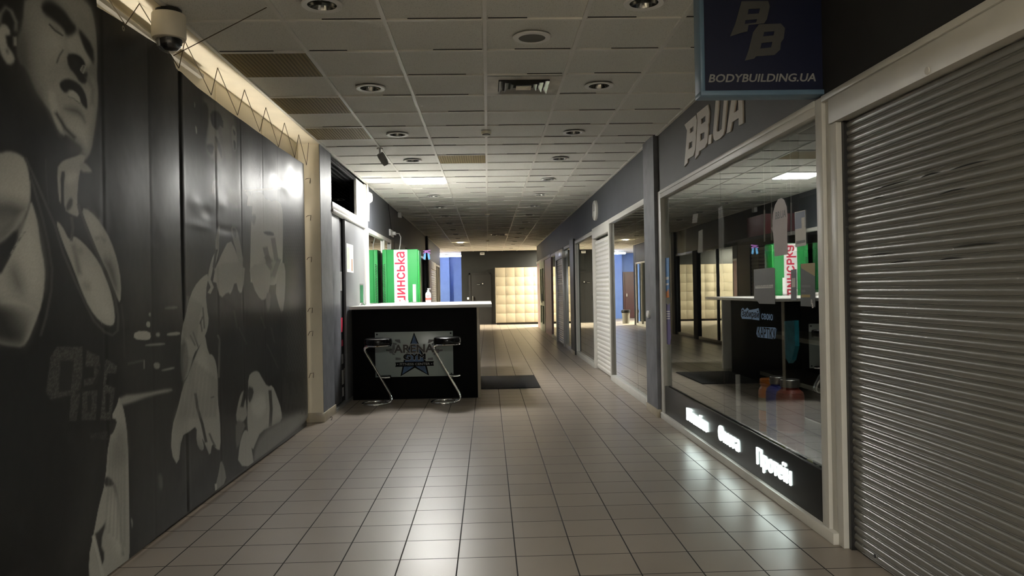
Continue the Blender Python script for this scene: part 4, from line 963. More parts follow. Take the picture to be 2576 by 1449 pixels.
# plaque with the gym logo
YP = 10.082
pl = thing('logo_plaque', 'pale rectangular gym plaque with blue star on counter front', 'plaque', (-0.973, YP, 0.29))
obj('plate', MB().box(-1.477, -0.47, YP-0.004, YP+0.004, 0.291, 0.874, 0.002), M_plaque, pl)
pf = lambda dz: (lambda a, b, d: (a, YP-0.0045-dz-d, b))
def pq(pts): return [on_y(930+a/6.9, 820+b/6.9, YP) for a, b in pts]
star = [(770, 118), (870, 370), (1010, 400), (1060, 420), (950, 560), (1028, 855), (785, 720), (540, 868), (610, 580), (480, 450), (540, 420), (690, 350)]
obj('star_outline', MB().plate(pq([(770, 112), (872, 360), (960, 560), (1032, 860), (785, 725), (536, 872), (600, 560), (690, 350)]), [], pf(0.0), 0.001), M_ink, pl)
obj('star', MB().plate(pq([(770, 150), (850, 370), (930, 570), (1000, 830), (785, 690), (565, 840), (625, 570), (712, 355)]), [], pf(0.0012), 0.001), M_starb, pl)
def dumb(sx):
    m = MB(); q = lambda p: [(775+sx*(a-775), b) for a, b in p]
    for poly in ([(285, 405), (345, 412), (345, 445), (285, 432)], [(345, 395), (395, 400), (395, 480), (345, 470)], [(440, 235), (525, 232), (540, 300), (500, 290), (440, 260)], [(400, 290), (470, 300), (470, 330), (400, 325)], [(450, 545), (540, 555), (540, 590), (450, 590)], [(395, 330), (440, 330), (440, 500), (395, 500)]):
        m.plate(pq(q(poly)), [], pf(0.0022), 0.0008)
    return m
obj('dumbbell_print', dumb(1), pbr('grey_print', (0.10, 0.11, 0.11), 0.5), pl); obj('dumbbell_print', dumb(-1), M_gcard, pl)
def ptext(body, x0, x1, y0, y1, dz, mat, name, bold=0.03):
    a = on_y(930+x0/6.9, 820+y1/6.9, YP); b2 = on_y(930+x1/6.9, 820+y0/6.9, YP)
    obj(name, text_mb(body, b2[0]-a[0], b2[1]-a[1], lambda p, q, d: (a[0]+p, YP-0.0045-dz-d, a[1]+q), 0.0008, bold), mat, pl)
ptext('ARENA', 425, 1115, 312, 470, 0.004, M_inkw, 'name_outline', 0.06); ptext('ARENA', 430, 1110, 318, 464, 0.0065, pbr('brown_ink', (0.03, 0.026, 0.022), 0.5), 'name_text', 0.025)
ptext('GYM', 585, 970, 475, 590, 0.004, M_inkw, 'gym_outline', 0.06); ptext('GYM', 590, 965, 480, 585, 0.0065, M_ink, 'gym_text', 0.025)
obj('ribbon', MB().plate(pq([(445, 632), (1115, 608), (1105, 650), (1115, 690), (445, 710), (458, 670)]), [], pf(0.003), 0.001), M_ink, pl)
ptext('• FITNESS CENTER •', 480, 1085, 635, 685, 0.0045, M_inkw, 'ribbon_text', 0.01)
bm2 = MB()
for x, z in ((-1.45, 0.845), (-0.497, 0.845), (-1.45, 0.32), (-0.497, 0.32)): bm2.lathe([(0, -0.012), (0.009, -0.012), (0.011, -0.004), (0.011, 0)], (x, YP-0.004, z), 'y', 16)
obj('stand_off_bolt', bm2, M_ink, pl)

# ---- bar stools
def stool():
    st = thing('bar_stool', 'chrome bar stool with round black seat, left of two before the counter', 'bar stool', (-1.405, 9.66, 0), 'bar stools at the counter')
    obj('seat', MB().lathe([(0, 0.735), (0.165, 0.735), (0.172, 0.75), (0.174, 0.785), (0.165, 0.812), (0.14, 0.822), (0.0, 0.826)], (0.03, 0, 0), 'z', 40), M_seat, st, local=True)
    obj('seat_ring', MB().lathe([(0.12, 0.722), (0.168, 0.722), (0.172, 0.729), (0.168, 0.736), (0.12, 0.736)], (0.03, 0, 0), 'z', 40), M_chrome, st, local=True)
    for s in (-1, 1):
        y = s*0.042
        pts = []
        # floor ring half, rising at the right, leaning to the left, under the seat
        for k in range(13):
            a = PI - k*PI*0.86/12
            pts.append((-0.02+0.158*math.cos(a), s*(0.158*math.sin(a)), 0.013+0.006*(k/12)))
        pts += [(0.163, y+s*0.012, 0.024), (0.178, y, 0.05), (0.178, y, 0.085), (0.168, y, 0.115), (0.15, y, 0.15)]
        pts += [(-0.125, y, 0.645), (-0.138, y, 0.675), (-0.137, y, 0.698), (-0.122, y, 0.713), (-0.09, y, 0.72), (0.06, y, 0.722)]
        obj('leg_tube', MB().tube(pts, 0.0125, 12), M_chrome, st, local=True)
    obj('floor_ring', MB().tube([(-0.02+0.158*math.cos(a), 0.158*math.sin(a), 0.0125) for a in [i*2*PI/36 for i in range(36)]], 0.0125, 10, True), M_chrome, st, local=True)
    obj('foot_rest', MB().tube([(0.05, -0.042, 0.335), (0.10, -0.06, 0.335), (0.155, -0.05, 0.335), (0.175, 0, 0.335), (0.155, 0.05, 0.335), (0.10, 0.06, 0.335), (0.05, 0.042, 0.335)], 0.011, 10), M_chrome, st, local=True)
    obj('foot_pad', MB().lathe([(0, 0.343), (0.06, 0.343), (0.068, 0.35), (0.06, 0.356), (0, 0.357)], (0.115, 0, 0), 'z', 24), M_seat, st, local=True)
    return st
st = stool(); st.rotation_euler = (0, 0, math.radians(14))
dup(st, (-0.552, 9.68, 0), 'chrome bar stool with round black seat, right one overlapping the gym plaque', rz=math.radians(3))

# ---- things on the worktop
WT = 1.214
t = thing('pump_bottle', 'white pump bottle with red label standing on the worktop', 'bottle', (-0.985, 12.75, WT))
obj('body', MB().lathe([(0, 0), (0.042, 0), (0.046, 0.006), (0.046, 0.135), (0.038, 0.158), (0.018, 0.172), (0.016, 0.182)], (-0.985, 12.75, WT), 'z', 24), M_white, t)
obj('pump', MB().lathe([(0.019, 0.18), (0.019, 0.198), (0.008, 0.2), (0.007, 0.215), (0.014, 0.217), (0.014, 0.228), (0, 0.23)], (-0.985, 12.75, WT), 'z', 16).box(-0.985, -0.945, 12.742, 12.758, WT+0.216, WT+0.226), M_white, t)
obj('red_label', MB().lathe([(0.0466, 0.035), (0.0466, 0.075)], (-0.985, 12.75, WT), 'z', 24).box(-1.01, -0.96, 12.703, 12.707, WT+0.1, WT+0.112), pbr('pale_red_label', (0.65, 0.12, 0.10), 0.5), t)
t = thing('card_holder', 'tall white card holder on small base in front of green machine', 'holder', (-1.22, 12.85, WT))
obj('card', MB().box(-1.245, -1.195, 12.84, 12.848, WT+0.01, WT+0.30), M_white, t)
obj('base', MB().plate([(-1.29, 0), (-1.15, 0), (-1.2, 0.03), (-1.24, 0.03)], [], lambda a, b, d: (a, 12.8+d, WT+b), 0.08), M_clear, t)
t = thing('stationery_tray', 'small clear stationery tray with white cards lying on the worktop', 'tray', (-1.33, 11.9, WT))
obj('tray', MB().plate([(-1.41, 0.035), (-1.36, 0.0), (-1.29, 0.0), (-1.24, 0.035)], [], lambda a, b, d: (a, 11.85+d, WT+b), 0.1), pbr('smoky_plastic', (0.42, 0.40, 0.37), 0.3), t)
obj('card_stack', MB().box(-1.43, -1.36, 11.86, 11.93, WT+0.036, WT+0.055, 0.003).box(-1.34, -1.28, 11.86, 11.93, WT+0.036, WT+0.055, 0.003).box(-1.25, -1.225, 11.86, 11.93, WT+0.02, WT+0.045, 0.003), M_white, t)
t = thing('leaflet_stand', 'green and white leaflet in clear stand at left end of worktop', 'leaflet stand', (-1.745, 10.75, WT))
obj('leaflet', MB().box(-1.765, -1.725, 10.74, 10.744, WT+0.04, WT+0.28), pbr('leaflet_green', (0.12, 0.45, 0.22), 0.5), t)
obj('leaflet_margin', MB().box(-1.772, -1.718, 10.7445, 10.748, WT+0.03, WT+0.30), M_paper, t)
obj('base', MB().plate([(-1.785, 0), (-1.70, 0), (-1.735, 0.035), (-1.755, 0.035)], [], lambda a, b, d: (a, 10.7+d, WT+b), 0.09), M_clear, t)

# ---- green water machine
YM = 13.2
gm = thing('vending_machine', 'tall bright green water vending machine with white lettered strip behind the counter', 'vending machine', (-1.5, 13.5, 0))
obj('cabinet', MB().box(-1.785, -1.185, YM+0.012, YM+0.40, 0.02, 2.115, 0.01), M_green, gm)
obj('front_panel', MB().box(-1.715, -1.195, YM, YM+0.014, 0.06, 2.11, 0.006), M_green, gm)
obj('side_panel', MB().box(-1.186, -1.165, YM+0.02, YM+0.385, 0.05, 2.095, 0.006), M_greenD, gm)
obj('corner_strip', MB().box(-1.785, -1.722, YM-0.002, YM+0.014, 0.06, 2.105, 0.004), M_green, gm)
v = MB()
for k in range(44):
    z = 1.84-k*0.028
    v.plate([(-1.776, z), (-1.738, z+0.022), (-1.738, z+0.034), (-1.776, z+0.012)], [], lambda a, b, d: (a, YM-0.003-d, b), 0.0015)
obj('vent_slots', v, M_blackp, gm)
obj('white_strip', MB().box(-1.592, -1.362, YM-0.002, YM+0.002, 0.1, 2.108), M_white, gm)
# letters run upwards along the strip
obj('strip_letters', text_mb('шинсьkа', 0.90, 0.165, lambda a, b, d: (-1.408-b, YM-0.0025-d, 1.17+a), 0.001, 0.018), M_red, gm)
obj('plinth', MB().box(-1.76, -1.2, YM+0.05, YM+0.37, 0.0, 0.03), M_blackp, gm)
# foil decoration beside the machine top
t = thing('foil_decoration', 'purple and light blue foil decoration hanging beside the green machine', 'decoration', (-1.08, 13.86, 2.05))
obj('bow', MB().plate([(-1.155, 2.12), (-1.02, 2.135), (-1.015, 2.115), (-1.07, 2.105), (-1.02, 2.085), (-1.02, 2.06), (-1.09, 2.085), (-1.15, 2.065), (-1.15, 2.085), (-1.105, 2.1)], [], lambda a, b, d: (a, 13.84+d, b), 0.02), M_lilac, t)
for sx in (-1, 1):
    obj('streamer', MB().plate([(-1.085+sx*0.012, 2.08), (-1.085+sx*0.05, 2.07), (-1.085+sx*0.062, 1.97), (-1.085+sx*0.03, 1.955), (-1.085+sx*0.018, 2.0)], [], lambda a, b, d: (a, 13.85+d, b), 0.015), M_sky, t)
obj('cord', MB().tube([(-1.085, 13.86, 2.12), (-1.085, 13.86, CEIL)], 0.0015, 5), M_clear, t)

# ---- floor mat, hook
o = obj('floor_mat', MB().box(-0.168, 0.712, 10.94, 12.51, 0.0, 0.012, 0.004), M_rubber); tag(o, 'black ribbed rubber mat on floor beside the counter', 'mat')
o = obj('bent_hook', MB().tube([(-1.745, 8.55, 0.004), (-1.735, 8.53, 0.006), (-1.735, 8.56, 0.03), (-1.75, 8.57, 0.034), (-1.757, 8.56, 0.024)], 0.0035, 6), M_blackp); tag(o, 'small bent black hook lying on floor by left pillar', 'hook')

# ================================================================== right wall fittings
t = thing('wall_clock', 'round white rimmed clock mounted on grey band of right wall', 'clock', (1.84, 12.95, 2.70))
obj('rim', MB().lathe([(0.14, -0.045), (0.155, -0.05), (0.168, -0.035), (0.168, 0.0)], (1.84, 12.95, 2.70), 'x', 40), M_alu, t)
obj('dial', MB().lathe([(0, -0.035), (0.15, -0.035), (0.15, 0)], (1.84, 12.95, 2.70), 'x', 40), M_white, t)
obj('clock_hand', MB().box(1.798, 1.802, 12.945, 12.955, 2.70, 2.80).box(1.798, 1.802, 12.95, 13.03, 2.695, 2.705), M_blackp, t)
t = thing('light_switch', 'pair of white rocker switches on the grey right pillar', 'switch', (1.79, 8.5, 1.09))
for k, y in enumerate((8.665, 8.60)):
    obj('rocker', MB().lathe([(0, -0.022), (0.03, -0.020), (0.04, -0.010), (0.042, 0)], (1.79, y-0.02, 1.09), 'x', 20).box(1.776, 1.79, y-0.05, y+0.01, 1.05, 1.13, 0.004), M_white, t)
# pale letters above the shop
XS = 1.828
lf = lambda a, b, d: (XS+d, a, b)
def q7(pts): return [on_x(1700+a/7.245, 230+b/7.245, XS) for a, b in pts]
ls = thing('wall_lettering', 'pale raised BB.UA letters on dark band above the shop window', 'sign letters', (XS, 6.3, 2.55))
obj('letter', MB().plate(q7([(158, 608), (360, 432), (382, 520), (372, 720), (362, 770), (368, 850), (352, 1050), (320, 1170), (217, 1232), (210, 1300), (153, 1375), (185, 980), (203, 712)]), [q7([(258, 682), (322, 628), (318, 720), (258, 768)]), q7([(240, 940), (302, 905), (298, 1010), (232, 1060)])], lf, 0.011), M_letter, ls)
obj('letter', MB().plate(q7([(382, 402), (582, 240), (606, 370), (598, 560), (585, 610), (590, 680), (572, 930), (530, 1020), (425, 1088), (415, 1150), (348, 1238), (378, 860), (396, 560)]), [q7([(460, 505), (542, 442), (538, 545), (462, 600)]), q7([(445, 775), (522, 738), (516, 850), (440, 912)])], lf, 0.011), M_letter, ls)
obj('dot', MB().plate(q7([(598, 805), (650, 775), (640, 945), (590, 970)]), [], lf, 0.011), M_letter, ls)
obj('letter', MB().plate(q7([(733, 85), (790, 35), (742, 690), (752, 735), (785, 730), (835, 685), (892, -70), (957, -125), (888, 700), (865, 790), (810, 855), (720, 905), (690, 870), (676, 780)]), [], lf, 0.011), M_letter, ls)
obj('letter', MB().plate(q7([(920, 770), (1062, -180), (1202, -320), (1222, 580), (1145, 625), (1143, 485), (1025, 560), (990, 735)]), [q7([(1060, 390), (1140, 335), (1132, 20), (1108, 45)])], lf, 0.011), M_letter, ls)
# hanging sign
YS = 4.2
sg = thing('blade_sign', 'unlit navy blue box sign reading BODYBUILDING.UA hanging at top right', 'sign', (1.5, YS, 2.42))
obj('frame', MB().box(1.165, 1.84, YS-0.06, YS+0.06, 2.418, 2.445, 0.004).box(1.165, 1.19, YS-0.06, YS+0.06, 2.44, CEIL-0.005, 0.004), M_signF, sg)
obj('face', MB().box(1.188, 1.838, YS-0.045, YS+0.045, 2.443, CEIL-0.006), M_sign, sg)
YF = YS-0.046
sf = lambda a, b, d: (a, YF-d, b)
def s3_(pts): return [on_y(1740+a/3.081, b/3.081, YF) for a, b in pts]
a = on_y(1783, 207, YF); b2 = on_y(2051, 182, YF)
obj('sign_text', text_mb('BODYBUILDING.UA', b2[0]-a[0], 0.042, lambda p, q, d: (a[0]+p, YF-d, a[1]+q), 0.002, 0.02, 0.2), pbr('sign_text_grey', (0.26, 0.26, 0.25), 0.5), sg)
obj('logo_letter', MB().plate(s3_([(385, 12), (590, 8), (605, 50), (582, 150), (560, 182), (440, 195), (430, 245), (375, 258), (295, 285), (335, 190)]), [s3_([(440, 72), (530, 68), (520, 105), (432, 112)]), s3_([(415, 158), (505, 150), (498, 176), (410, 188)])], sf, 0.003), M_signT, sg)
obj('logo_letter', MB().plate(s3_([(520, 190), (690, 183), (722, 220), (712, 300), (690, 330), (685, 385), (640, 428), (500, 437), (482, 455), (412, 470), (440, 390), (475, 250)]), [s3_([(560, 250), (640, 243), (632, 275), (552, 284)]), s3_([(540, 335), (625, 325), (615, 368), (530, 378)])], sf, 0.003), M_signT, sg)

# ================================================================== inside the shop window
def q_at(px, py, X): return on_x(px, py, X)
def card(name, label, cat, pts, X, mat, t=0.0004, group=None, parent=None):
    o = obj(name, MB().plate([on_x(a, b, X) for a, b in pts], [], lambda a, b, d: (X-d if X < 1.87 else X+d, a, b), t), mat, parent)
    if parent is None: tag(o, label, cat, group)
    return o
XG = 1.8676
t = thing('hanging_tag', 'pale round-topped paper tag lettered BB.UA on shop glass', 'tag', (XG, 4.88, 1.58))
card('card', '', '', [(1949, 645), (1946, 600), (1943, 560), (1945, 535), (1950, 515), (1958, 501), (1966, 498), (1973, 503), (1979, 520), (1981, 545), (1980, 580), (1981, 640)], XG, M_tagp, parent=t)
a = on_x(1950, 552, XG-0.002); b2 = on_x(1976, 534, XG-0.002)
obj('tag_text', text_mb('BB.UA', a[0]-b2[0], 0.045, lambda p, q, d: (XG-0.0006-d, a[0]-p, a[1]+q), 0.0003, 0.02, 0.15), M_gcard, t)
t = thing('price_sheet', 'blue and white price sheet stuck on shop glass near the post', 'sheet', (XG, 4.57, 1.62))
card('paper', '', '', [(1999, 534), (2026, 528), (2028, 617), (2001, 622)], XG, M_paper, parent=t)
card('blue_block', '', '', [(2000, 536), (2025, 530), (2026, 572), (2000, 577)], XG-0.0006, pbr('pale_blue_print', (0.25, 0.30, 0.42), 0.6), 0.0002, parent=t)
card('text_block', '', '', [(2016, 548), (2024, 546), (2025, 574), (2017, 576)], XG-0.0009, M_paper, 0.0002, parent=t)
card('text_bar', '', '', [(2003, 607), (2026, 603), (2026, 610), (2003, 614)], XG-0.0006, M_gcard, 0.0002, parent=t)
t = thing('window_card', 'plain grey card with pale printed strip hung on shop glass', 'card', (XG, 5.2, 1.27))
card('card', '', '', [(1896, 678), (1944, 673), (1949, 676), (1950, 765), (1910, 764), (1904, 756), (1897, 750)], XG, M_gcard, parent=t)
card('print_strip', '', '', [(1900, 719), (1945, 716), (1945, 724), (1900, 726)], XG-0.0006, M_paper, 0.0002, parent=t)
a = on_x(1901, 724, XG-0.002); b2 = on_x(1944, 718, XG-0.002)
obj('strip_text', text_mb('bodybuilding', a[0]-b2[0], 0.016, lambda p, q, d: (XG-0.0009-d, a[0]-p, a[1]+q), 0.0002), M_gcard, t)
t = thing('window_tag', 'dark shaped tag with ochre top and BB mark on shop glass', 'tag', (XG, 4.48, 1.26))
card('card', '', '', [(2014, 664), (2050, 661), (2051, 772), (2014, 770)], XG, M_dcard, parent=t)
card('ochre_top', '', '', [(2014, 664), (2050, 661), (2050, 695), (2030, 683), (2016, 675)], XG-0.0006, M_ycard, 0.0002, parent=t)
for (x0, y0, x1, y1, mm) in ((2016, 717, 2039, 723, M_gcard), (2016, 729, 2026, 735, M_gcard), (2016, 741, 2038, 748, M_ycard)):
    card('print_line', '', '', [(x0, y0), (x1, y0), (x1, y1), (x0, y1)], XG-0.0006, mm, 0.0002, parent=t)
a = on_x(2040, 765, XG-0.002)
obj('corner_mark', text_mb('B', 0.018, 0.026, lambda p, q, d: (XG-0.0009-d, a[0]-p, a[1]+q), 0.0002, 0.02), M_paper, t)
obj('corner_mark', text_mb('B', 0.018, 0.026, lambda p, q, d: (XG-0.0009-d, a[0]-p-0.012, a[1]+q-0.022), 0.0002, 0.02), M_paper, t)
t = thing('narrow_card', 'narrow grey blue card beside the ochre-topped tag', 'card', (XG, 4.69, 1.3))
card('card', '', '', [(1990, 679), (2003, 677), (2004, 755), (1990, 756)], XG, pbr('grey_blue_card', (0.14, 0.16, 0.19), 0.5), parent=t)
card('print_block', '', '', [(1992, 700), (2001, 699), (2001, 722), (1992, 723)], XG-0.0006, M_paper, 0.0002, parent=t)
# blue sticker words
def sticker(lab, pts, body, tx, mat, tmat):
    t = thing('word_sticker', lab, 'sticker', (XG, 5.2, 1.1), 'word stickers on the shop glass')
    if pts: card('backing', '', '', pts, XG, mat, parent=t)
    a = on_x(tx[0], tx[1], XG-0.002); b2 = on_x(tx[2], tx[3], XG-0.002)
    obj('word', text_mb(body, a[0]-b2[0], abs(b2[1]-a[1]), lambda p, q, d: (XG-0.0006-d, a[0]-p, a[1]+q), 0.0003, 0.02), tmat, t)
sticker('light blue sticker word Забирай on shop glass', [(1865, 778), (1869, 774), (1873, 780), (1880, 774), (1885, 780), (1902, 777), (1908, 775), (1910, 785), (1910, 806), (1888, 803), (1867, 802), (1864, 795)], 'Забирай', (1866, 800, 1908, 782), M_bluelab, M_ink)
sticker('pale word свою beside light blue sticker on shop glass', None, 'свою', (1915, 803, 1943, 791), None, M_bluelab)
sticker('light blue sticker word КАРТКУ on shop glass', [(1905, 822), (1950, 824), (1953, 828), (1950, 852), (1944, 853), (1906, 848), (1903, 840)], 'КАРТКУ', (1906, 846, 1950, 828), M_bluelab, M_ink)
# posters by the far post
t = thing('window_poster', 'blue poster stuck at far edge of shop glass', 'poster', (XG, 8.0, 1.27))
card('paper', '', '', [(1667, 650), (1683, 648), (1684, 748), (1668, 752)], XG, M_poster, parent=t)
card('flame_print', '', '', [(1668, 738), (1672, 728), (1677, 735), (1682, 726), (1684, 748), (1668, 751)], XG-0.0006, M_orange, 0.0002, parent=t)
card('text_line', '', '', [(1668, 698), (1682, 696), (1682, 703), (1668, 705)], XG-0.0006, M_paper, 0.0002, parent=t)
card('text_line', '', '', [(1668, 714), (1682, 712), (1682, 717), (1668, 719)], XG-0.0006, M_paper, 0.0002, parent=t)
t = thing('window_pennant', 'purple pennant hanging below blue poster on shop glass', 'poster', (XG, 8.0, 0.8))
card('cloth', '', '', [(1671, 766), (1675, 762), (1680, 768), (1685, 762), (1688, 850), (1686, 866), (1680, 867), (1673, 858)], XG, M_purp, parent=t)
for k in range(4): card('text_line', '', '', [(1672, 782+k*6), (1685, 782+k*6), (1685, 785+k*6), (1672, 785+k*6)], XG-0.0006, M_paper, 0.0002, parent=t)
for (x, y, h, lab) in ((1664, 500, 38, 'white paper curl taped at top corner of shop glass'), (1664, 612, 26, 'white paper curl taped midway up the shop glass edge')):
    o = card('paper_curl', lab, 'paper', [(x, y-h*0.1), (x+3, y), (x+5, y+h*0.4), (x+3, y+h), (x, y+h)], XG, M_paper, group='paper curls on the shop glass')

# shelves
XI = 2.12
o = obj('glass_shelf', MB().box(1.90, 2.45, 4.3, 8.1, 0.345, 0.353), M_clear); tag(o, 'clear glass shelf behind shop window carrying large jars', 'shelf')
o = obj('display_ledge', MB().box(1.885, 2.6, 4.25, 8.15, 0.0, 0.10), M_dark); tag(o, 'dark display ledge behind the lit words of shop window', 'ledge')
t = shelf_unit = thing('shelf_unit', 'dark shelf unit with beige shelf edges inside the shop', 'shelf', (3.1, 6.5, 0))
for z in (0.45, 0.86, 1.3, 1.75): obj('shelf_board', MB().box(2.85, 3.3, 4.4, 8.1, z, z+0.04), M_shelf, t)
obj('back_panel', MB().box(3.3, 3.34, 4.4, 8.1, 0, 2.3), M_void, t)
def jar(label, cx, cy, z, r, h, mat, capmat, neck=0.62, label_m=None, group='protein jars in the shop window'):
    t = thing('supplement_jar', label, 'jar', (cx, cy, z), group)
    obj('body', MB().lathe([(0, 0), (r*0.92, 0), (r, h*0.03), (r, h*0.68), (r*0.93, h*0.75), (r*neck, h*0.82), (r*neck, h*0.85)], (cx, cy, z), 'z', 32), mat, t)
    obj('lid', MB().lathe([(r*neck*1.1, h*0.85), (r*neck*1.12, h*0.86), (r*neck*1.12, h*0.985), (r*neck*1.05, h), (0, h)], (cx, cy, z), 'z', 32), capmat, t)
    if label_m: obj('wrap_label', MB().lathe([(r*1.004, h*0.25), (r*1.004, h*0.55)], (cx, cy, z), 'z', 32), label_m, t)
    return t
def at_jar(pxl, pxr, pyt, pyb, X=XI):
    c = on_x((pxl+pxr)/2, pyb, X); r = abs(on_x(pxl, pyb, X)[0]-on_x(pxr, pyb, X)[0])/2
    return c[0], r, on_x((pxl+pxr)/2, pyt, X)[1]-c[1], c[1]
ob = MATS
jar('orange jar on glass shelf, leftmost of three big jars', 2.14, 5.90, 0.353, 0.075, 0.32, M_orange, M_orange, 0.75, pbr('sand_label', (0.30, 0.27, 0.18), 0.5))
jar('dark blue jar on glass shelf, middle of three big jars', 2.13, 5.68, 0.353, 0.085, 0.36, M_navy, M_metal, 0.6)
jar('maroon jar on glass shelf, rightmost of three big jars', 2.12, 5.42, 0.353, 0.095, 0.37, M_maroon, M_metal, 0.62)
for k, (y, x) in enumerate(((5.95, 2.12), (5.84, 2.15), (5.73, 2.10), (5.62, 2.14))):
    jar('small green bottle with pale cap in row under the glass shelf', x, y, 0.10, 0.05, 0.16, M_olive, M_paper, 0.4, group='green bottles under the glass shelf')
for k, (y, x, lab) in enumerate(((5.42, 2.12, 'white-labelled dark bottle beside the green bottles under glass shelf'), (5.30, 2.08, 'white-labelled dark bottle, second after the green bottles'), (5.02, 2.10, 'yellowish-labelled small bottle standing apart under glass shelf'), (4.84, 2.06, 'white-labelled dark bottle, second nearest to white post'), (4.70, 2.04, 'white-labelled dark bottle nearest to white post'))):
    jar(lab, x, y, 0.10, 0.042, 0.18, M_paper if k != 2 else pbr('cream_label', (0.5, 0.5, 0.3), 0.5), M_blackp, 0.6, group='labelled bottles under the glass shelf')
o = obj('white_tube', MB().cyl(0.02, 0.353, 0.62, (2.15, 6.66, 0), 'z', 16), M_paper); tag(o, 'slim white tube standing on glass shelf left of jars', 'tube')
o = obj('red_box', MB().box(2.2, 2.45, 6.1, 6.5, 1.7855, 1.96, 0.004), pbr('dull_red_box', (0.20, 0.03, 0.035), 0.5)); tag(o, 'dull red box high inside the shop, beside hanging packs', 'box')
obj('upper_board', MB().box(2.15, 2.86, 5.6, 6.9, 1.755, 1.785), M_void, shelf_unit)
t = thing('hanging_pack', 'clear hanging pack near the far end inside shop window', 'pack', (2.1, 8.0, 1.7))
card('bag', '', '', [(1699, 576), (1722, 571), (1720, 640), (1700, 645)], 2.05, pbr('grey_foil', (0.22, 0.22, 0.21), 0.35), 0.02, parent=t)
def hung(name, lab, pts, mat, t, tx):
    o = thing(name, lab, name.split('_')[1], (2.05, on_x(pts[0][0], pts[0][1], 2.05)[0], on_x(pts[0][0], pts[0][1], 2.05)[1]))
    card('card', '', '', pts, 2.05, mat, t, parent=o)
    a = on_x(tx[0], tx[1], 2.05); obj('hanging_thread', MB().tube([(2.052, a[0], a[1]-0.01), (2.052, a[0], CEIL)], 0.0012, 5), M_clear, o)
hung('hang_card', 'white card on strip inside shop, top of the hanging packs', [(1743, 540), (1756, 536), (1753, 560), (1741, 562)], M_paper, 0.002, (1750, 540))
hung('hang_sheet', 'tall pale sheet hanging inside shop below white card', [(1757, 582), (1767, 577), (1767, 635), (1756, 637)], M_paper, 0.002, (1762, 582))
hung('hang_strip', 'narrow hanging strip of grey sachets inside the shop', [(1807, 523), (1816, 518), (1820, 560), (1820, 625), (1808, 628)], pbr('sachet_grey', (0.26, 0.26, 0.25), 0.4), 0.006, (1812, 523))
hung('hang_pouch', 'clear and teal pouch hanging behind shop glass', [(1972, 808), (1998, 806), (2000, 870), (1992, 905), (1984, 914), (1976, 900), (1973, 850)], M_teal, 0.03, (1985, 812))
t = thing('rod_display', 'thin vertical display rods beside the pale tag inside shop', 'display rods', (2.05, 5.0, 2.0))
for k, (x, y0, y1) in enumerate(((1923, 528, 608), (1941, 522, 605), (1990, 510, 590))):
    a = on_x(x, y0, 2.05); b2 = on_x(x, y1, 2.05)
    obj('rod', MB().tube([(2.05, a[0], a[1]), (2.05, b2[0], b2[1])], 0.006, 8).tube([(2.05, a[0], a[1]), (2.05, a[0], CEIL)], 0.0012, 5), M_metal, t)

# ================================================================== far end
lk = thing('locker_bank', 'tall bank of beige square lockers against the dark end wall', 'lockers', (1.4, 31.6, 0))
X0, CW, RH, Z0 = 0.305, 0.385, 0.3705, 0.085
NCOL = 7
obj('carcass', MB().box(X0, X0+CW*NCOL+0.02, 31.45, 31.89, Z0-0.01, Z0+6*RH+0.01), M_lockgap, lk)
obj('plinth', MB().box(X0+0.02, X0+CW*NCOL, 31.5, 31.89, 0, Z0), M_blackp, lk)
obj('edge_panel', MB().box(X0-0.012, X0+0.004, 31.43, 31.89, Z0-0.01, Z0+6*RH+0.012), M_locker, lk)
for c in range(NCOL):
    for r_ in range(6):
        x0 = X0+0.01+c*CW; z0 = Z0+r_*RH
        dd = obj('locker_door', MB().box(x0+0.003, x0+CW-0.003, 31.428, 31.45, z0+0.003, z0+RH-0.003, 0.0015), M_locker, lk)
        zl = z0+0.08 if r_ >= 3 else z0+RH-0.06
        obj('lock', MB().cyl(0.014, 31.418, 31.43, (x0+0.05, 0, zl), 'y', 10).box(x0+0.04, x0+0.06, 31.424, 31.43, zl+0.03, zl+0.045), M_metal, dd)
d = sroot('door_4')
struct('frame', MB().box(-0.79, -0.72, 31.86, 31.9, 0, 2.12).box(0.06, 0.12, 31.86, 31.9, 0, 2.12).box(-0.79, 0.12, 31.86, 31.9, 2.06, 2.12), M_black, d)
struct('leaf', MB().box(-0.72, 0.06, 31.875, 31.9, 0, 2.06), M_black, d)
struct('handle', MB().box(-0.65, -0.62, 31.83, 31.875, 0.98, 1.18, 0.005), M_metal, d)
t = thing('door_sign', 'small black sign with pale end on the dark far door', 'sign', (-0.33, 31.87, 1.67))
obj('plate', MB().box(-0.47, -0.20, 31.862, 31.874, 1.64, 1.71, 0.002), M_blackp, t); obj('pale_mark', MB().box(-0.245, -0.205, 31.859, 31.862, 1.66, 1.70).box(-0.46, -0.34, 31.859, 31.862, 1.645, 1.652), M_paper, t)
o = obj('wall_switch', MB().box(-0.87, -0.78, 31.88, 31.9, 1.04, 1.13, 0.005), M_white); tag(o, 'white square switch beside the dark far door', 'switch')
t = thing('exit_plate', 'small white plate with dark print high on the end wall', 'sign', (-0.22, 31.9, 2.92))
obj('plate', MB().box(-0.31, -0.13, 31.87, 31.9, 2.865, 2.965, 0.004), M_white, t); obj('print', MB().box(-0.28, -0.16, 31.866, 31.87, 2.905, 2.93), M_gcard, t)
t = thing('shop_fill_lamp', 'added fill lamp at the ceiling inside the supplement shop', 'ceiling light', (2.5, 4.6, CEIL))  # added so the jars behind the glass get light
obj('tray', MB().box(2.2, 2.8, 4.3, 4.9, CEIL-0.02, CEIL+0.01), M_white, t); obj('diffuser', MB().box(2.22, 2.78, 4.32, 4.88, CEIL-0.026, CEIL-0.021), emit('shop_fill_glow', (0.95, 1.0, 0.9), L_SHOP_FILL), t)
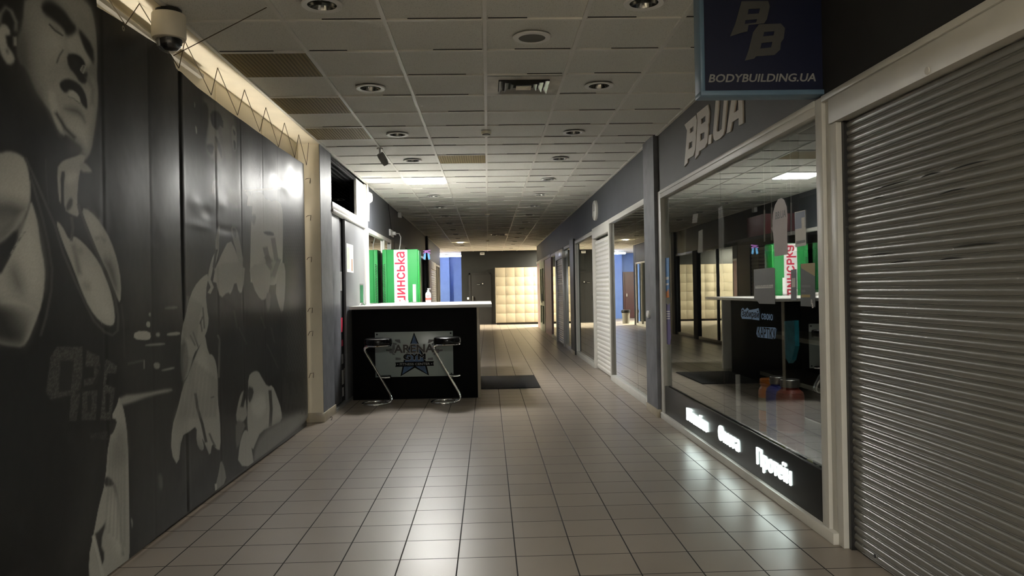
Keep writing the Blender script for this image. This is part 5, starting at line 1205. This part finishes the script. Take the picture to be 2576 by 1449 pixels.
t = thing('fill_strip', 'added slim fill strip hidden behind the black kick panel to brighten small bottles', 'fill light', (1.895, 6.2, 0.3))  # unseen strip, added to brighten the low bottles
obj('tube', MB().box(1.888, 1.898, 4.4, 8.0, 0.10, 0.118), emit('fill_strip_glow', (0.95, 1.0, 0.82), 2.2), t)
t = thing('tube_light', 'glowing tube light across the blue passage at far left', 'tube light', (-1.75, 34.0, CEIL))
obj('batten', MB().box(-2.35, -1.12, 33.95, 34.05, CEIL-0.045, CEIL, 0.004), M_white, t); obj('tube', MB().cyl(0.034, -2.33, -1.14, (0, 34.0, CEIL-0.08), 'x', 16), M_tube, t)
obj('cap', MB().box(-2.36, -2.31, 33.97, 34.03, CEIL-0.11, CEIL-0.04).box(-1.16, -1.11, 33.97, 34.03, CEIL-0.11, CEIL-0.04), M_white, t)
t = thing('ceiling_lamp', 'ceiling light panel round the far right corner lighting the lockers', 'ceiling light', (3.2, 30.3, CEIL))
obj('tray', MB().box(2.88, 3.52, 29.98, 30.62, CEIL-0.02, CEIL+0.01), M_white, t); obj('diffuser', MB().box(2.9, 3.5, 30.0, 30.6, CEIL-0.026, CEIL-0.021), M_side, t)
t = thing('ceiling_lamp', 'added fill light panel at the ceiling behind the viewer', 'ceiling light', (0, -2.2, CEIL))  # unseen fill, added to lift the near ceiling, floor and banner
obj('tray', MB().box(-0.6, 0.6, -2.5, -1.9, CEIL-0.03, CEIL-0.003), M_white, t); obj('diffuser', MB().box(-0.58, 0.58, -2.48, -1.92, CEIL-0.036, CEIL-0.031), M_back_fill, t)
t = thing('ceiling_lamp', 'added fill light panel, unseen in the left passage round the far corner', 'ceiling light', (-3.6, 30.6, CEIL))  # unseen panel, added to brighten the far floor and ceiling
obj('tray', MB().box(-3.92, -3.28, 30.28, 30.92, CEIL-0.02, CEIL+0.01), M_white, t); obj('diffuser', MB().box(-3.9, -3.3, 30.3, 30.9, CEIL-0.026, CEIL-0.021), M_side, t)
t = thing('trash_bin', 'beige bin with black liner in the left passage, seen in the mirrored pane', 'bin', (-1.65, 30.3, 0))
obj('body', MB().lathe([(0, 0), (0.13, 0), (0.16, 0.5), (0.15, 0.5), (0.12, 0.02), (0, 0.02)], (-1.65, 30.3, 0), 'z', 24), pbr('bin_grey', (0.22, 0.21, 0.18), 0.5), t)
obj('liner', MB().lathe([(0.165, 0.42), (0.18, 0.44), (0.17, 0.53), (0.15, 0.54), (0.1, 0.45), (0, 0.4)], (-1.65, 30.3, 0), 'z', 20), M_blackp, t)
